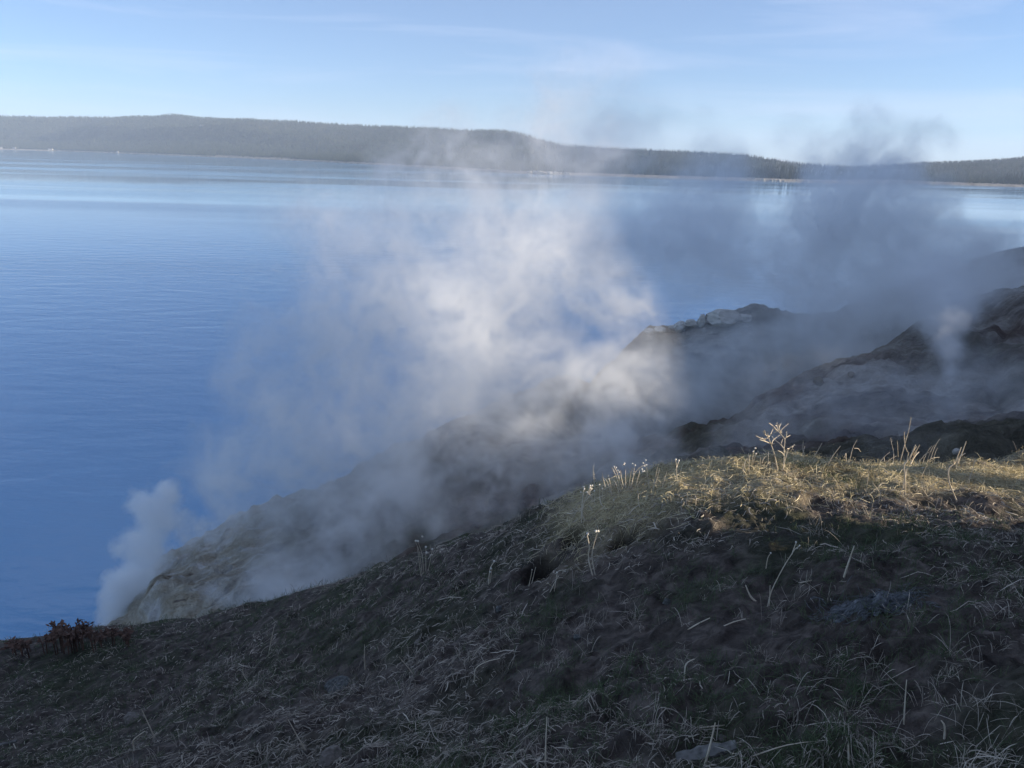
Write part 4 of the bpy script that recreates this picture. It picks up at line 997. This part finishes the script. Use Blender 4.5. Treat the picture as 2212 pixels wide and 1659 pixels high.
steam('steam_bank', 'blue shaded steam bank between the central cloud and the right column',
      [(1450, 560, 70, 190, 1.0), (1520, 470, 72, 180, 0.9), (1340, 520, 70, 180, 0.9), (1620, 570, 72, 150, 0.9), (1400, 790, 64, 110, 0.8), (1520, 800, 64, 120, 0.9), (1630, 790, 64, 110, 0.8), (1480, 860, 54, 110, 0.6), (1700, 720, 68, 150, 0.9), (1400, 810, 58, 140, 0.8), (1560, 820, 60, 130, 0.7), (1800, 670, 70, 160, 1.0), (1640, 430, 74, 120, 0.4), (1750, 760, 64, 120, 0.8), (1880, 720, 66, 100, 0.6),
       (1300, 340, 72, 170, 0.32), (1350, 240, 72, 150, 0.22), (1480, 300, 74, 100, 0.24), (1480, 890, 48, 100, 0.5), (1630, 860, 52, 80, 0.35)],
      0.36, 0.42, warp=(4.2, 0.10), puff=(0.13, 0.85), cut=0.1, seed=4, flat=2.0, wisp=0.6)
steam('steam_column', 'tall blue shaded steam column rising from the vent on the right hillside',
      [(2042, 680, 50, 70, 1.4), (2055, 645, 53, 85, 1.2), (2010, 600, 53, 105, 1.1), (2080, 550, 60, 95, 0.9), (1950, 530, 62, 130, 1.1), (1860, 470, 64, 140, 1.2),
       (1880, 400, 64, 110, 1.0), (1780, 430, 64, 110, 1.0), (1720, 480, 64, 90, 0.8), (1770, 345, 64, 80, 0.7), (1880, 280, 64, 75, 0.5), (1960, 310, 64, 75, 0.45), (2040, 310, 64, 60, 0.35), (1760, 560, 64, 130, 1.0), (1850, 630, 63, 120, 0.8), (2150, 510, 62, 80, 0.6), (2130, 660, 56, 80, 0.7), (2210, 670, 55, 85, 0.6), (2010, 460, 64, 90, 0.8), (1940, 660, 60, 80, 0.5), (2100, 600, 70, 120, 0.7), (2200, 580, 74, 110, 0.6), (1950, 700, 60, 110, 0.7), (2180, 660, 62, 110, 0.6), (2120, 590, 60, 70, 0.6), (1700, 300, 64, 60, 0.3)],
      0.52, 0.32, warp=(2.6, 0.22), puff=(0.30, 0.95), cut=0.3, seed=5, flat=1.6, wisp=0.6)
vent = hill_hit(2050, 824, 20)
vy = vent[1] - 0.4
steam('steam_jet', 'narrow bright jet of steam shooting from the vent on the right hillside',
      [(2050, 820, vy, 16, 1.0), (2050, 800, vy, 24, 1.0), (2050, 775, vy + 0.8, 32, 0.9), (2047, 745, vy + 2.0, 44, 0.7), (2044, 710, vy + 4, 58, 0.55), (2050, 670, vy + 6, 74, 0.4), (2020, 630, vy + 8, 90, 0.3), (2110, 640, vy + 8, 70, 0.25)],
      1.9, 0.16, warp=(0.9, 0.6), puff=(0.9, 0.9), cut=0.3, seed=7, flat=1.2, wisp=0.5)
steam('steam_drift', 'low bluish steam drifting in the gully just behind the grassy crest',
      [(1310, 1010, 24, 125, 0.8), (1210, 1050, 24, 120, 0.7), (1400, 990, 25, 120, 0.6), (1550, 970, 24, 100, 0.4), (1080, 1070, 27, 120, 0.5), (1950, 960, 22, 100, 0.3), (1700, 950, 27, 120, 0.25), (1000, 1130, 27, 100, 0.5), (1650, 880, 34, 150, 0.45), (1850, 870, 34, 160, 0.45), (2050, 860, 32, 160, 0.45), (2200, 860, 30, 130, 0.3)],
      0.55, 0.24, warp=(1.8, 0.28), puff=(0.5, 1.0), cut=0.2, seed=6, flat=1.6, wisp=0.8)

# ------------------------------------------------------------------ the air between here and the far shore
def haze_box(density):
    m = bpy.data.materials.new('lake_haze'); m.use_nodes = True
    n = m.node_tree; n.nodes.clear()
    o = n.nodes.new('ShaderNodeOutputMaterial'); p = n.nodes.new('ShaderNodeVolumePrincipled')
    p.inputs['Color'].default_value = (0.72, 0.84, 1.0, 1); p.inputs['Density'].default_value = density
    n.links.new(p.outputs[0], o.inputs['Volume'])
    lo, hi = (-9400, -40, -12.0), (9400, 9400, 330.0)
    bm = bmesh.new(); bmesh.ops.create_cube(bm, size=1.0)
    for v in bm.verts: v.co = Vector([(lo[k] + hi[k]) / 2 + v.co[k] * (hi[k] - lo[k]) for k in range(3)])
    me = bpy.data.meshes.new('haze'); bm.to_mesh(me); bm.free(); me.materials.append(m)
    ob = bpy.data.objects.new('haze', me); COL.objects.link(ob)
    tag(ob, 'thin blue air haze over the lake', 'haze', kind='stuff')
haze_box(0.55 / 5000)
